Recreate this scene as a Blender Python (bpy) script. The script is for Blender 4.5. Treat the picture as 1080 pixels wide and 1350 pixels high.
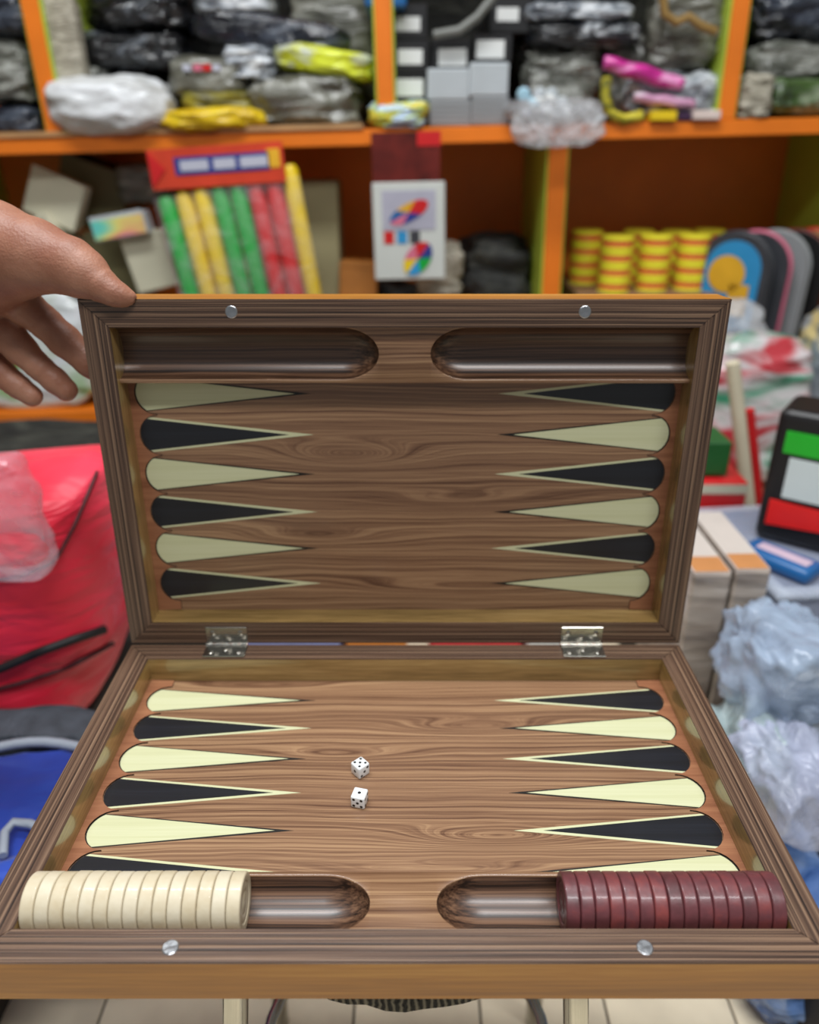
import bpy, bmesh, math, random
import numpy as np
from mathutils import Vector, Matrix, noise

# ------------------------------------------------------------------ scene, camera, world, lights
for o in list(bpy.data.objects):
    bpy.data.objects.remove(o, do_unlink=True)
scene = bpy.context.scene
COL = scene.collection
FPX = 1031.0                       # focal length in pixels of the 1080x1350 frame
PITCH = math.radians(25.6)
ZR = 0.532                         # height of the board's rim
CAM = Vector((0.0048, -0.5916, ZR + 0.4178))
cam_d = bpy.data.cameras.new('camera')
cam = bpy.data.objects.new('camera', cam_d)
COL.objects.link(cam)
cam.location = CAM
cam.rotation_euler = (math.pi / 2 - PITCH, 0, 0)
cam_d.sensor_fit = 'VERTICAL'
cam_d.sensor_height = 36.0
cam_d.sensor_width = 36.0
cam_d.lens = FPX / 1350 * 36.0
cam_d.clip_start = 0.02
cam_d.clip_end = 50
cam_d.dof.use_dof = True
cam_d.dof.focus_distance = 0.54
cam_d.dof.aperture_fstop = 3.7
scene.camera = cam

scene.view_settings.view_transform = 'Standard'
scene.view_settings.look = 'None'
scene.view_settings.gamma = 1
scene.view_settings.use_curve_mapping = False
scene.view_settings.exposure = 0.0

world = bpy.data.worlds.new('shop_air')
scene.world = world
world.use_nodes = True
bg = world.node_tree.nodes['Background']
bg.inputs[0].default_value = (0.90, 0.95, 1.0, 1)
bg.inputs[1].default_value = 0.25

def area(name, loc, sx, sy, power, col, rot=(0, 0, 0)):
    l = bpy.data.lights.new(name, 'AREA')
    l.shape = 'RECTANGLE'; l.size = sx; l.size_y = sy; l.energy = power; l.color = col
    o = bpy.data.objects.new(name, l); COL.objects.link(o)
    o.location = loc; o.rotation_euler = rot
    return o
area('ceiling_tube', (-0.30, 0.15, 2.75), 1.5, 0.30, 50, (0.97, 0.99, 1.0))
area('ceiling_tube', (0.40, -1.15, 2.75), 1.5, 0.30, 46, (0.98, 0.99, 1.0))

# ------------------------------------------------------------------ helpers
FV = Vector((0, math.cos(PITCH), -math.sin(PITCH)))
DV = Vector((0, -math.sin(PITCH), -math.cos(PITCH)))
XV = Vector((1, 0, 0))
def at(px, py, Y):
    r = XV * ((px - 540) / FPX) + DV * ((py - 675) / FPX) + FV
    return CAM + r * ((Y - CAM.y) / r.y)

def lin(h):
    h = h.lstrip('#')
    out = []
    for i in (0, 2, 4):
        c = int(h[i:i + 2], 16) / 255
        out.append(c / 12.92 if c <= 0.04045 else ((c + 0.055) / 1.055) ** 2.4)
    return (*out, 1)

def new_mat(name):
    m = bpy.data.materials.new(name)
    m.use_nodes = True
    nt = m.node_tree
    return m, nt, nt.nodes['Principled BSDF']

def setp(b, **k):
    names = dict(rough='Roughness', metal='Metallic', coat='Coat Weight', coatr='Coat Roughness', spec='Specular IOR Level',
                 sss='Subsurface Weight', sheen='Sheen Weight', trans='Transmission Weight', alpha='Alpha', ior='IOR')
    for a, v in k.items():
        b.inputs[names[a]].default_value = v

def N(nt, t, **k):
    n = nt.nodes.new(t)
    for a, v in k.items():
        if a == 'inp':
            for q, w in v.items():
                n.inputs[q].default_value = w
        else:
            setattr(n, a, v)
    return n

def ramp(nt, stops, interp='LINEAR'):
    r = nt.nodes.new('ShaderNodeValToRGB')
    r.color_ramp.interpolation = interp
    e = r.color_ramp.elements
    while len(e) < len(stops):
        e.new(0.5)
    for i, (p, c) in enumerate(stops):
        e[i].position = p
        e[i].color = lin(c) if isinstance(c, str) else c
    return r

def math_n(nt, op, a, b=None):
    n = nt.nodes.new('ShaderNodeMath'); n.operation = op
    for i, v in enumerate((a, b)):
        if v is None: continue
        if isinstance(v, (int, float)): n.inputs[i].default_value = v
        else: nt.links.new(v, n.inputs[i])
    return n.outputs[0]

def mixc(nt, fac, a, b, mode='MIX'):
    n = nt.nodes.new('ShaderNodeMix'); n.data_type = 'RGBA'; n.blend_type = mode
    for s, v in ((n.inputs[0], fac), (n.inputs[6], a), (n.inputs[7], b)):
        if isinstance(v, (int, float)): s.default_value = v
        elif isinstance(v, tuple): s.default_value = v
        elif isinstance(v, str): s.default_value = lin(v)
        else: nt.links.new(v, s)
    return n.outputs[2]

def bump(nt, b, h, strength=0.2, dist=0.01):
    n = nt.nodes.new('ShaderNodeBump')
    n.inputs['Strength'].default_value = strength
    n.inputs['Distance'].default_value = dist
    nt.links.new(h, n.inputs['Height'])
    nt.links.new(n.outputs[0], b.inputs['Normal'])

def plain(name, col, rough=0.5, var=0.12, scale=12, bmp=0.0, bscale=60, **k):
    """one colour with soft variation and optional fine relief"""
    m, nt, b = new_mat(name)
    tc = N(nt, 'ShaderNodeTexCoord')
    nz = N(nt, 'ShaderNodeTexNoise', inp={'Scale': scale, 'Detail': 4})
    nt.links.new(tc.outputs['Object'], nz.inputs['Vector'])
    c = lin(col)
    hi = tuple(min(1, x * (1 + var)) for x in c[:3]) + (1,)
    lo = tuple(x * (1 - var) for x in c[:3]) + (1,)
    r = ramp(nt, [(0.3, lo), (0.7, hi)])
    nt.links.new(nz.outputs[0], r.inputs[0])
    nt.links.new(r.outputs[0], b.inputs['Base Color'])
    setp(b, rough=rough, **k)
    if bmp:
        n2 = N(nt, 'ShaderNodeTexNoise', inp={'Scale': bscale, 'Detail': 5})
        nt.links.new(tc.outputs['Object'], n2.inputs['Vector'])
        bump(nt, b, n2.outputs[0], bmp, 0.01)
    return m

def wood(name, dark, mid, light, rough=0.4, fine=420, coarse=60, stretch=0.03, coat=0.0, coatr=0.1, bmp=0.06, knots=(), contrast=(0.32, 0.5, 0.68), wob=0.004):
    """grain along local X; knots are (x, y, sx, sy, height) bumps of the ring field"""
    m, nt, b = new_mat(name)
    tc = N(nt, 'ShaderNodeTexCoord')
    sep = N(nt, 'ShaderNodeSeparateXYZ'); nt.links.new(tc.outputs['Object'], sep.inputs[0])
    x, y, z = sep.outputs
    mp = N(nt, 'ShaderNodeMapping'); mp.inputs['Scale'].default_value = (3.5, 14, 14)
    nt.links.new(tc.outputs['Object'], mp.inputs[0])
    w = N(nt, 'ShaderNodeTexNoise', inp={'Scale': 1.0, 'Detail': 3})
    nt.links.new(mp.outputs[0], w.inputs['Vector'])
    field = math_n(nt, 'ADD', y, math_n(nt, 'MULTIPLY', math_n(nt, 'SUBTRACT', w.outputs[0], 0.5), wob * 6))
    for (kx, ky, sx, sy, hh) in knots:
        dx = math_n(nt, 'DIVIDE', math_n(nt, 'SUBTRACT', x, kx), sx)
        dy = math_n(nt, 'DIVIDE', math_n(nt, 'SUBTRACT', y, ky), sy)
        r2 = math_n(nt, 'ADD', math_n(nt, 'MULTIPLY', dx, dx), math_n(nt, 'MULTIPLY', dy, dy))
        g = math_n(nt, 'MULTIPLY', math_n(nt, 'EXPONENT', math_n(nt, 'MULTIPLY', r2, -1.0)), hh)
        field = math_n(nt, 'ADD', field, g)
    # growth rings: one-dimensional noise of the ring field
    cx = N(nt, 'ShaderNodeCombineXYZ')
    nt.links.new(math_n(nt, 'MULTIPLY', x, stretch * 10), cx.inputs[0])
    nt.links.new(math_n(nt, 'MULTIPLY', field, 1.0), cx.inputs[1])
    nt.links.new(math_n(nt, 'MULTIPLY', z, 0.6), cx.inputs[2])
    m1 = N(nt, 'ShaderNodeMapping'); m1.inputs['Scale'].default_value = (4, coarse, coarse)
    nt.links.new(cx.outputs[0], m1.inputs[0])
    n1 = N(nt, 'ShaderNodeTexNoise', inp={'Scale': 1.0, 'Detail': 6, 'Roughness': 0.62})
    nt.links.new(m1.outputs[0], n1.inputs['Vector'])
    # fibres
    m2 = N(nt, 'ShaderNodeMapping'); m2.inputs['Scale'].default_value = (fine * stretch, fine, fine)
    nt.links.new(cx.outputs[0], m2.inputs[0])
    m2b = N(nt, 'ShaderNodeMapping'); m2b.inputs['Scale'].default_value = (fine * stretch, fine, fine)
    nt.links.new(tc.outputs['Object'], m2b.inputs[0])
    n2 = N(nt, 'ShaderNodeTexNoise', inp={'Scale': 1.0, 'Detail': 3})
    nt.links.new(m2b.outputs[0], n2.inputs['Vector'])
    s = math_n(nt, 'ADD', math_n(nt, 'MULTIPLY', n1.outputs[0], 0.72), math_n(nt, 'MULTIPLY', n2.outputs[0], 0.28))
    r = ramp(nt, [(contrast[0], dark), (contrast[1], mid), (contrast[2], light)])
    nt.links.new(s, r.inputs[0])
    nt.links.new(r.outputs[0], b.inputs['Base Color'])
    setp(b, rough=rough, coat=coat, coatr=coatr)
    if bmp:
        bump(nt, b, s, bmp, 0.002)
    return m

def film(name, tint, dens=0.35, rough=0.18, bscale=26, bstr=0.9):
    """thin clear plastic: part see-through, part milky gloss"""
    m, nt, b = new_mat(name)
    out = nt.nodes['Material Output']
    setp(b, rough=rough, spec=0.8)
    b.inputs['Base Color'].default_value = lin(tint)
    tc = N(nt, 'ShaderNodeTexCoord')
    nz = N(nt, 'ShaderNodeTexNoise', inp={'Scale': bscale, 'Detail': 5, 'Distortion': 1.5})
    nt.links.new(tc.outputs['Object'], nz.inputs['Vector'])
    bump(nt, b, nz.outputs[0], bstr, 0.02)
    tr = N(nt, 'ShaderNodeBsdfTransparent')
    n2 = N(nt, 'ShaderNodeTexNoise', inp={'Scale': bscale * 0.6, 'Detail': 3, 'Distortion': 2.0})
    nt.links.new(tc.outputs['Object'], n2.inputs['Vector'])
    mr = N(nt, 'ShaderNodeMapRange', inp={'From Min': 0.3, 'From Max': 0.7, 'To Min': max(0, dens - 0.25), 'To Max': min(1, dens + 0.25)})
    nt.links.new(n2.outputs[0], mr.inputs[0])
    mx = N(nt, 'ShaderNodeMixShader')
    nt.links.new(mr.outputs[0], mx.inputs[0])
    nt.links.new(tr.outputs[0], mx.inputs[1])
    nt.links.new(b.outputs[0], mx.inputs[2])
    nt.links.new(mx.outputs[0], out.inputs[0])
    return m

def crinkle(name, c1, c2, c3=None, rough=0.22, scale=14, bstr=0.8, stops=(0.38, 0.52, 0.66), coat=0.5):
    """glossy crumpled wrapping with patches of print and painted-in gloss highlights"""
    m, nt, b = new_mat(name)
    tc = N(nt, 'ShaderNodeTexCoord')
    mp = N(nt, 'ShaderNodeMapping'); mp.inputs['Scale'].default_value = (0.55, 1.0, 1.7); mp.inputs['Rotation'].default_value = (0, 0.12, 0)
    nt.links.new(tc.outputs['Object'], mp.inputs[0])
    nz = N(nt, 'ShaderNodeTexNoise', inp={'Scale': scale, 'Detail': 4, 'Distortion': 1.2})
    nt.links.new(mp.outputs[0], nz.inputs['Vector'])
    r = ramp(nt, [(stops[0], c1), (stops[1], c2), (stops[2], c3 or c2)])
    nt.links.new(nz.outputs[0], r.inputs[0])
    nt.links.new(r.outputs[0], b.inputs['Base Color'])
    n2 = N(nt, 'ShaderNodeTexNoise', inp={'Scale': scale * 1.5, 'Detail': 3, 'Distortion': 1.2})
    nt.links.new(mp.outputs[0], n2.inputs['Vector'])
    bump(nt, b, n2.outputs[0], bstr, 0.02)
    setp(b, rough=rough, coat=coat, coatr=0.12)
    return m

def link(o, parent=None):
    COL.objects.link(o)
    if parent is not None:
        o.parent = parent
    return o

def thing(name, label, cat, loc=(0, 0, 0), rot=(0, 0, 0), group=None):
    o = bpy.data.objects.new(name, None)
    o.empty_display_size = 0.03
    link(o)
    o.location = loc; o.rotation_euler = rot
    return tag(o, label, cat, group)

def tag(o, label, cat, group=None):
    o['label'] = label; o['category'] = cat
    if group: o['group'] = group
    return o

def mesh_obj(name, verts, faces, mats, parent=None, smooth=False, fmat=None, loc=None, rot=None):
    me = bpy.data.meshes.new(name)
    me.from_pydata([tuple(v) for v in verts], [], faces)
    for m in (mats if isinstance(mats, (list, tuple)) else [mats]):
        me.materials.append(m)
    if fmat is not None:
        me.polygons.foreach_set('material_index', fmat)
    if smooth:
        me.polygons.foreach_set('use_smooth', [True] * len(me.polygons))
    me.update()
    o = link(bpy.data.objects.new(name, me), parent)
    if loc is not None: o.location = loc
    if rot is not None: o.rotation_euler = rot
    return o

def bm_obj(name, bm, mats, parent=None, smooth=False, loc=None, rot=None, recalc=True):
    if recalc:
        bmesh.ops.recalc_face_normals(bm, faces=bm.faces)
    me = bpy.data.meshes.new(name)
    bm.to_mesh(me); bm.free()
    for m in (mats if isinstance(mats, (list, tuple)) else [mats]):
        me.materials.append(m)
    if smooth:
        me.polygons.foreach_set('use_smooth', [True] * len(me.polygons))
    o = link(bpy.data.objects.new(name, me), parent)
    if loc is not None: o.location = loc
    if rot is not None: o.rotation_euler = rot
    return o

def add_box(bm, c, s, bev=0.0, seg=1, M=None):
    g = bmesh.ops.create_cube(bm, size=1.0)
    vs = g['verts']
    for v in vs:
        v.co = Vector((v.co.x * s[0] + c[0], v.co.y * s[1] + c[1], v.co.z * s[2] + c[2]))
    if bev:
        es = list({e for v in vs for e in v.link_edges})
        r = bmesh.ops.bevel(bm, geom=es, offset=bev, segments=seg, affect='EDGES', profile=0.5)
        vs = list({v for f in r['faces'] for v in f.verts} | {v for v in vs if v.is_valid})
    if M is not None:
        for v in vs: v.co = M @ v.co
    return vs

def box(name, c, s, mats, parent=None, bev=0.0, seg=1, loc=None, rot=None, smooth=False):
    bm = bmesh.new(); add_box(bm, c, s, bev, seg)
    return bm_obj(name, bm, mats, parent, smooth, loc, rot)

def add_prism(bm, pts, z0, z1, side_mat=0):
    """flat outline (x, y) extruded from z0 to z1"""
    n = len(pts)
    a = [bm.verts.new((p[0], p[1], z0)) for p in pts]
    b = [bm.verts.new((p[0], p[1], z1)) for p in pts]
    bm.faces.new(b); bm.faces.new(a[::-1])
    for i in range(n):
        f = bm.faces.new((a[i], a[(i + 1) % n], b[(i + 1) % n], b[i]))
        f.material_index = side_mat

def prism(name, pts, z0, z1, mats, parent=None, side_mat=0, loc=None, rot=None):
    bm = bmesh.new(); add_prism(bm, pts, z0, z1, side_mat)
    return bm_obj(name, bm, mats, parent, False, loc, rot)

def add_lathe(bm, prof, seg=32, M=None):
    """profile (r, z) around Z; caps where r == 0"""
    rings = []
    for r, z in prof:
        if r <= 1e-7:
            v = bm.verts.new((0, 0, z)); rings.append([v])
        else:
            rings.append([bm.verts.new((r * math.cos(2 * math.pi * i / seg), r * math.sin(2 * math.pi * i / seg), z)) for i in range(seg)])
    for a, b in zip(rings, rings[1:]):
        for i in range(seg):
            j = (i + 1) % seg
            if len(a) == 1 and len(b) == 1: continue
            if len(a) == 1: bm.faces.new((a[0], b[j], b[i]))
            elif len(b) == 1: bm.faces.new((a[i], a[j], b[0]))
            else: bm.faces.new((a[i], a[j], b[j], b[i]))
    if M is not None:
        for r in rings:
            for v in r: v.co = M @ v.co

def lathe(name, prof, mats, parent=None, seg=32, smooth=True, loc=None, rot=None):
    bm = bmesh.new(); add_lathe(bm, prof, seg)
    o = bm_obj(name, bm, mats, parent, smooth, loc, rot)
    if smooth: auto(o)
    return o

def auto(o, ang=40):
    me = o.data
    lim = math.radians(ang)
    bm = bmesh.new(); bm.from_mesh(me)
    for e in bm.edges:
        if len(e.link_faces) == 2 and e.calc_face_angle(0) > lim:
            e.smooth = False
    bm.to_mesh(me); bm.free()

def add_tube(bm, pts, r, seg=10, radii=None, caps=True):
    pts = [Vector(p) for p in pts]
    rings = []
    up = Vector((0, 0, 1))
    for i, p in enumerate(pts):
        t = (pts[min(i + 1, len(pts) - 1)] - pts[max(i - 1, 0)]).normalized()
        if i == 0:
            u = t.cross(up if abs(t.z) < 0.9 else Vector((1, 0, 0))).normalized()
        else:
            u = (u - t * u.dot(t)).normalized()
        w = t.cross(u)
        rr = radii[i] if radii else r
        rings.append([bm.verts.new(p + (u * math.cos(2 * math.pi * k / seg) + w * math.sin(2 * math.pi * k / seg)) * rr) for k in range(seg)])
    for a, b in zip(rings, rings[1:]):
        for k in range(seg):
            bm.faces.new((a[k], a[(k + 1) % seg], b[(k + 1) % seg], b[k]))
    if caps:
        bm.faces.new(rings[0][::-1]); bm.faces.new(rings[-1])

def tube(name, pts, r, mats, parent=None, seg=10, radii=None, loc=None, rot=None):
    bm = bmesh.new(); add_tube(bm, pts, r, seg, radii)
    o = bm_obj(name, bm, mats, parent, True, loc, rot)
    auto(o, 60)
    return o

def copy_tree(o, parent=None, loc=None, rot=None, label=None):
    c = o.copy(); COL.objects.link(c); c.parent = parent
    if loc is not None: c.location = loc
    if rot is not None: c.rotation_euler = rot
    if label: c['label'] = label
    for ch in o.children:
        copy_tree(ch, c)
    return c

def pillow_mesh(w, d, h, seed, power=0.45, crumple=0.12, freq=2.2, n=26, flat=True, sag=0.0, fold=(0.6, 1.0, 1.9)):
    """crumpled soft pack: rounded block pushed in and out by ridged noise; z from 0 to h"""
    verts, faces, idx = [], [], {}
    def vert(p):
        k = (round(p[0], 5), round(p[1], 5), round(p[2], 5))
        if k not in idx:
            idx[k] = len(verts); verts.append(Vector(p))
        return idx[k]
    for ax in range(3):
        for s in (-1, 1):
            for i in range(n):
                for j in range(n):
                    q = []
                    for (a, b) in ((i, j), (i + 1, j), (i + 1, j + 1), (i, j + 1)):
                        u, v = math.tan((a / n * 2 - 1) * math.pi / 4), math.tan((b / n * 2 - 1) * math.pi / 4)
                        p = [0, 0, 0]; p[ax] = s; p[(ax + 1) % 3] = u; p[(ax + 2) % 3] = v
                        q.append(vert(p))
                    faces.append(q if s > 0 else q[::-1])
    out = []
    off = Vector((seed * 7.31, seed * 3.17, seed * 5.77))
    mx = max(w, d, h)
    for v in verts:
        nrm = v.normalized()
        p = Vector([math.copysign(abs(c) ** power, c) for c in nrm])
        q = Vector((p.x * w / 2, p.y * d / 2, p.z * h / 2))
        s = Vector((q.x * fold[0], q.y * fold[1], q.z * fold[2])) * (freq / mx * 2)
        t = noise.ridged_multi_fractal(s + off, 0.9, 2.1, 4, 0.9, 2.0) - 1.0
        t2 = noise.noise(s * 0.7 + off * 2)
        dd = crumple * min(w, h, d) * (0.5 * t + 0.55 * t2)
        q += nrm * dd
        lim = 1.06
        q.x = max(-w / 2 * lim, min(w / 2 * lim, q.x)); q.y = max(-d / 2 * lim, min(d / 2 * lim, q.y))
        q.z = max(-h / 2, min(h / 2 * lim, q.z)) if flat else q.z
        if sag: q.z -= sag * (q.x / (w / 2)) ** 2 * (0.5 + q.z / h)
        q.z += h / 2
        out.append(q)
    return out, faces

def pillow(name, w, d, h, seed, mat, parent=None, loc=None, rot=None, **k):
    v, f = pillow_mesh(w, d, h, seed, **k)
    return mesh_obj(name, v, f, mat, parent, True, None, loc, rot)

def rect(x0, y0, x1, y1, Y):
    """pixel rectangle on the plane at distance Y: centre x, width, bottom z, height"""
    a = at(x0, (y0 + y1) / 2, Y).x; b = at(x1, (y0 + y1) / 2, Y).x
    t = at((x0 + x1) / 2, y0, Y).z; u = at((x0 + x1) / 2, y1, Y).z
    return (a + b) / 2, b - a, u, t - u

# ------------------------------------------------------------------ room shell
M_tile = plain('floor_tile', '#efe0c4', 0.25, 0.18, 7, 0.03, 30)
M_grout = plain('grout', '#6d665c', 0.8)
M_wall = plain('wall_paint', '#8f8a80', 0.8)
def struct(o):
    o['kind'] = 'structure'; return o
flo = struct(box('floor', (0, 0, -0.03), (4.4, 4.6, 0.05), M_grout, loc=(0, 0.2, 0)))
tile_me = None
for i in range(14):
    for j in range(14):
        x, y = -1.05 + i * 0.152, -0.95 + j * 0.152
        if tile_me is None:
            t0 = box('tile', (0, 0, -0.002), (0.149, 0.149, 0.004), M_tile, flo, bev=0.0008)
            tile_me = t0.data
        else:
            t0 = link(bpy.data.objects.new('tile', tile_me), flo)
        t0.location = (x, y - 0.2, 0.0)
struct(box('wall_left', (0, 0, 1.4), (0.08, 4.6, 2.8), M_wall, loc=(-2.2, 0.2, 0)))
struct(box('wall_right', (0, 0, 1.4), (0.08, 4.6, 2.8), M_wall, loc=(2.2, 0.2, 0)))
struct(box('wall_back', (0, 0, 1.4), (4.4, 0.08, 2.8), M_wall, loc=(0, 1.95, 0)))

# ------------------------------------------------------------------ the backgammon board
W, D, RIM, HB, FD = 0.50, 0.3053, 0.0215, 0.0316, 0.024
BX = 0.001
PITCHV, V0 = 0.0354, 0.0490
VB = 0.2385                     # edge of the checker tray block
M_floor = wood('walnut_veneer', '#563826', '#836147', '#a2805f', 0.36, 1300, 400, 0.010, 0.35, 0.14, 0.03,
               knots=[(0.065, -0.196, 0.055, 0.0085, 0.026), (0.06, -0.083, 0.06, 0.009, 0.020), (-0.05, -0.115, 0.07, 0.008, 0.014), (0.02, -0.225, 0.09, 0.008, 0.012), (-0.13, -0.03, 0.09, 0.008, 0.012),
                      (-0.05, 0.172, 0.055, 0.011, 0.028), (0.05, 0.045, 0.10, 0.009, 0.018), (-0.08, 0.095, 0.07, 0.010, 0.016), (0.07, 0.13, 0.09, 0.010, 0.012)],
               contrast=(0.38, 0.5, 0.61))
M_rim = wood('wenge_veneer', '#20150f', '#574032', '#826853', 0.36, 900, 400, 0.006, 0.2, 0.16, 0.2, contrast=(0.42, 0.495, 0.57), wob=0.0006)
M_rail = wood('stained_beech', '#6f582f', '#957848', '#b3955f', 0.24, 500, 60, 0.05, 0.6, 0.10, 0.02, contrast=(0.36, 0.5, 0.64), wob=0.008)
M_edge = wood('honey_edge', '#8a5618', '#a66c20', '#be8838', 0.42, 500, 70, 0.03, 0.12, 0.2, 0.02, contrast=(0.36, 0.5, 0.64))
M_block = wood('tray_walnut', '#21150f', '#4e3526', '#70523d', 0.36, 900, 330, 0.008, 0.22, 0.2, 0.05, contrast=(0.40, 0.5, 0.60), wob=0.002)
M_strip = wood('mahogany_strip', '#784a31', '#8e5d41', '#a2704f', 0.4, 900, 120, 0.05, 0.2, 0.15, 0.03)
M_cream = wood('maple_inlay', '#bfc096', '#c7c8a0', '#cfd0ae', 0.34, 700, 120, 0.02, 0.3, 0.14, 0.0)
M_black = wood('ebony_inlay', '#0b0c10', '#12141a', '#1c1f28', 0.36, 900, 120, 0.02, 0.3, 0.14, 0.02)
M_ink = plain('black_line', '#120e0b', 0.45)
M_metal = plain('hinge_metal', '#aaa79f', 0.2, 0.08, 40, 0.02, 90, metal=1.0)
M_magnet = plain('magnet_metal', '#b5b7ba', 0.32, 0.12, 160, 0.08, 200, metal=1.0)

board = thing('backgammon_board', 'open hinged wooden backgammon board with inlaid points, resting on the stool', 'board game',
              (BX, -D / 2, ZR - HB))

def ell(cx, cy, a, b, t0, t1, n):
    return [(cx + a * math.cos(t0 + (t1 - t0) * i / n), cy + b * math.sin(t0 + (t1 - t0) * i / n)) for i in range(n + 1)]

def half(name, sg, loc, rot, label):
    """sg=-1: base, its far side at y=0, its near side at y=-D; sg=+1: lid, hinge side at y=0, free side at y=D. rim at z=0"""
    S = lambda pts: [(x, sg * v) for x, v in pts]
    IW = W / 2 - RIM
    base = box(name, (0, sg * D / 2, -(FD + HB) / 2), (2 * IW + 0.004, D - 2 * RIM + 0.004, HB - FD), M_floor, board, loc=loc, rot=rot)
    base['label'] = label
    # mitred rails with a dark veneer on top
    def trap(kind):
        if kind == 'near': return [(-W / 2, D), (W / 2, D), (IW, D - RIM), (-IW, D - RIM)]
        if kind == 'far': return [(-W / 2, 0), (W / 2, 0), (IW, RIM), (-IW, RIM)]
        if kind == 'left': return [(-W / 2, 0), (-IW, RIM), (-IW, D - RIM), (-W / 2, D)]
        return [(W / 2, 0), (IW, RIM), (IW, D - RIM), (W / 2, D)]
    for kind in ('near', 'far', 'left', 'right'):
        pts = S(trap(kind))
        c = Vector((sum(p[0] for p in pts) / 4, sum(p[1] for p in pts) / 4))
        turn = kind in ('left', 'right')
        rz = math.pi / 2 if turn else 0.0
        lp = []
        for p in pts:
            q = Vector(p) - c
            lp.append((q.y, -q.x) if turn else (q.x, q.y))
        outer = kind == 'near'
        bm = bmesh.new(); add_prism(bm, lp, -HB, -0.0009)
        bmesh.ops.recalc_face_normals(bm, faces=bm.faces)
        for f in bm.faces:      # outside faces carry the honey coloured edge
            cn = f.calc_center_median(); n = f.normal
            wn = Vector((-n.y, n.x)) if turn else Vector((n.x, n.y))
            wc = Vector((-cn.y, cn.x)) if turn else Vector((cn.x, cn.y))
            if abs(n.z) < 0.5 and wn.dot((c + wc) - Vector((0, sg * D / 2))) > 0 and (abs((c + wc).x) > W / 2 - 0.002 or abs((c + wc).y - sg * D / 2) > D / 2 - 0.002):
                f.material_index = 1
        bm_obj('rail', bm, [M_rail, M_edge], base, loc=(c.x, c.y, 0), rot=(0, 0, rz))
        bm = bmesh.new(); add_prism(bm, lp, -0.0009, 0.0)
        es = [e for e in bm.edges if all(v.co.z > -0.0001 for v in e.verts)]
        bmesh.ops.bevel(bm, geom=es, offset=0.0005, segments=2, affect='EDGES')
        bm_obj('rim_veneer', bm, M_rim, base, loc=(c.x, c.y, 0.0), rot=(0, 0, rz))
    zf = -FD
    # scalloped side strips
    for s in (-1, 1):
        pts = [(s * IW, RIM), (s * 0.2075, RIM + 0.001), (s * 0.2075, V0 - PITCHV / 2)]
        for k in range(6):
            vc = V0 + k * PITCHV
            for i in range(13):
                t = -math.pi / 2 + math.pi * i / 12
                p = (s * (0.2075 + 0.0168 * math.cos(t)), vc + PITCHV / 2 * math.sin(t))
                if p[1] < VB + 0.002: pts.append(p)
        pts.append((s * (0.2075 + 0.012), VB + 0.002)); pts.append((s * IW, VB + 0.002))
        # drop repeated points
        cl = [pts[0]]
        for p in pts[1:]:
            if (Vector(p) - Vector(cl[-1])).length > 1e-5: cl.append(p)
        prism('scalloped_strip', S(cl), zf, zf + 0.0013, [M_strip, M_ink], base, side_mat=1)  # sides coloured dark: black edge plus painted-in shadow of the raised strip
    # inlaid points
    def spike(s, vc, ins, xt, hw, n=12):
        A, B = 0.0168 - ins, PITCHV / 2 - ins
        tm = math.asin(min(1.0, hw / B))
        p = [(s * (0.2075 + A * math.cos(t)), vc + B * math.sin(t)) for t in [-tm + 2 * tm * i / n for i in range(n + 1)]]
        return p + [(s * xt, vc)]
    for s in (-1, 1):
        for k in range(6):
            vc = V0 + k * PITCHV
            cream = ((k % 2 == 0) == (s == -1)) if sg == -1 else ((k % 2 == 1) == (s == -1))
            c0 = (s * 0.15, sg * vc)
            def loc_pts(p): return [(x - c0[0], sg * v - c0[1]) for x, v in p]
            if cream:
                prism('point_border', loc_pts(spike(s, vc, 0.0002, 0.0780, 0.0150)), zf - 0.001, zf + 0.00015, M_ink, base, loc=(*c0, 0))
                prism('point', loc_pts(spike(s, vc, 0.0010, 0.0915, 0.0142)), zf - 0.001, zf + 0.0003, M_cream, base, loc=(*c0, 0))
            else:
                prism('point_border', loc_pts(spike(s, vc, 0.0006, 0.0775, 0.0153)), zf - 0.001, zf + 0.00015, M_cream, base, loc=(*c0, 0))
                prism('point', loc_pts(spike(s, vc, 0.0005, 0.0985, 0.0138)), zf - 0.001, zf + 0.0003, M_black, base, loc=(*c0, 0))
    # tray block with two checker grooves
    zt, R, depth, vc, xe, semi = -0.0070, 0.0203, 0.0165, 0.2622, 0.0205, 0.030
    xs = [IW, IW - 0.02, IW - 0.06, 0.12, 0.08, xe + semi]
    xs += [xe + semi * (1 - math.sin(math.pi / 2 * i / 14)) for i in range(1, 15)]
    cols = [(-x) for x in xs] + xs[::-1]
    V1 = D - RIM
    verts, faces = [], []
    lip = 0.0011
    rows = None
    for x in cols:
        ax = abs(x)
        w = R if ax >= xe + semi else R * math.sqrt(max(0.0, 1 - ((xe + semi - ax) / semi) ** 2))
        w = max(w, 1e-5)
        line = [(VB, zf), (VB, zt - 0.0006), (VB + 0.0006, zt)]
        sec = []
        for t in range(13):
            a = math.pi * t / 12
            sec.append((vc - w * math.cos(a), zt - lip * 0.7 * min(1, w / 0.004) - (depth - lip * 0.7) * (w / R) * math.sin(a)))
        line += [(vc - w - lip, zt), (vc - w - lip * 0.35, zt - lip * 0.12 * min(1, w / 0.004))] + sec
        line += [(vc + w + lip * 0.35, zt - lip * 0.12 * min(1, w / 0.004)), (min(vc + w + lip, V1 - 0.0001), zt), (V1, zt)]
        rows = len(line)
        verts += [(x, sg * v, z) for v, z in line]
    for i in range(len(cols) - 1):
        for j in range(rows - 1):
            a = i * rows + j
            faces.append((a, a + 1, a + rows + 1, a + rows))
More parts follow.
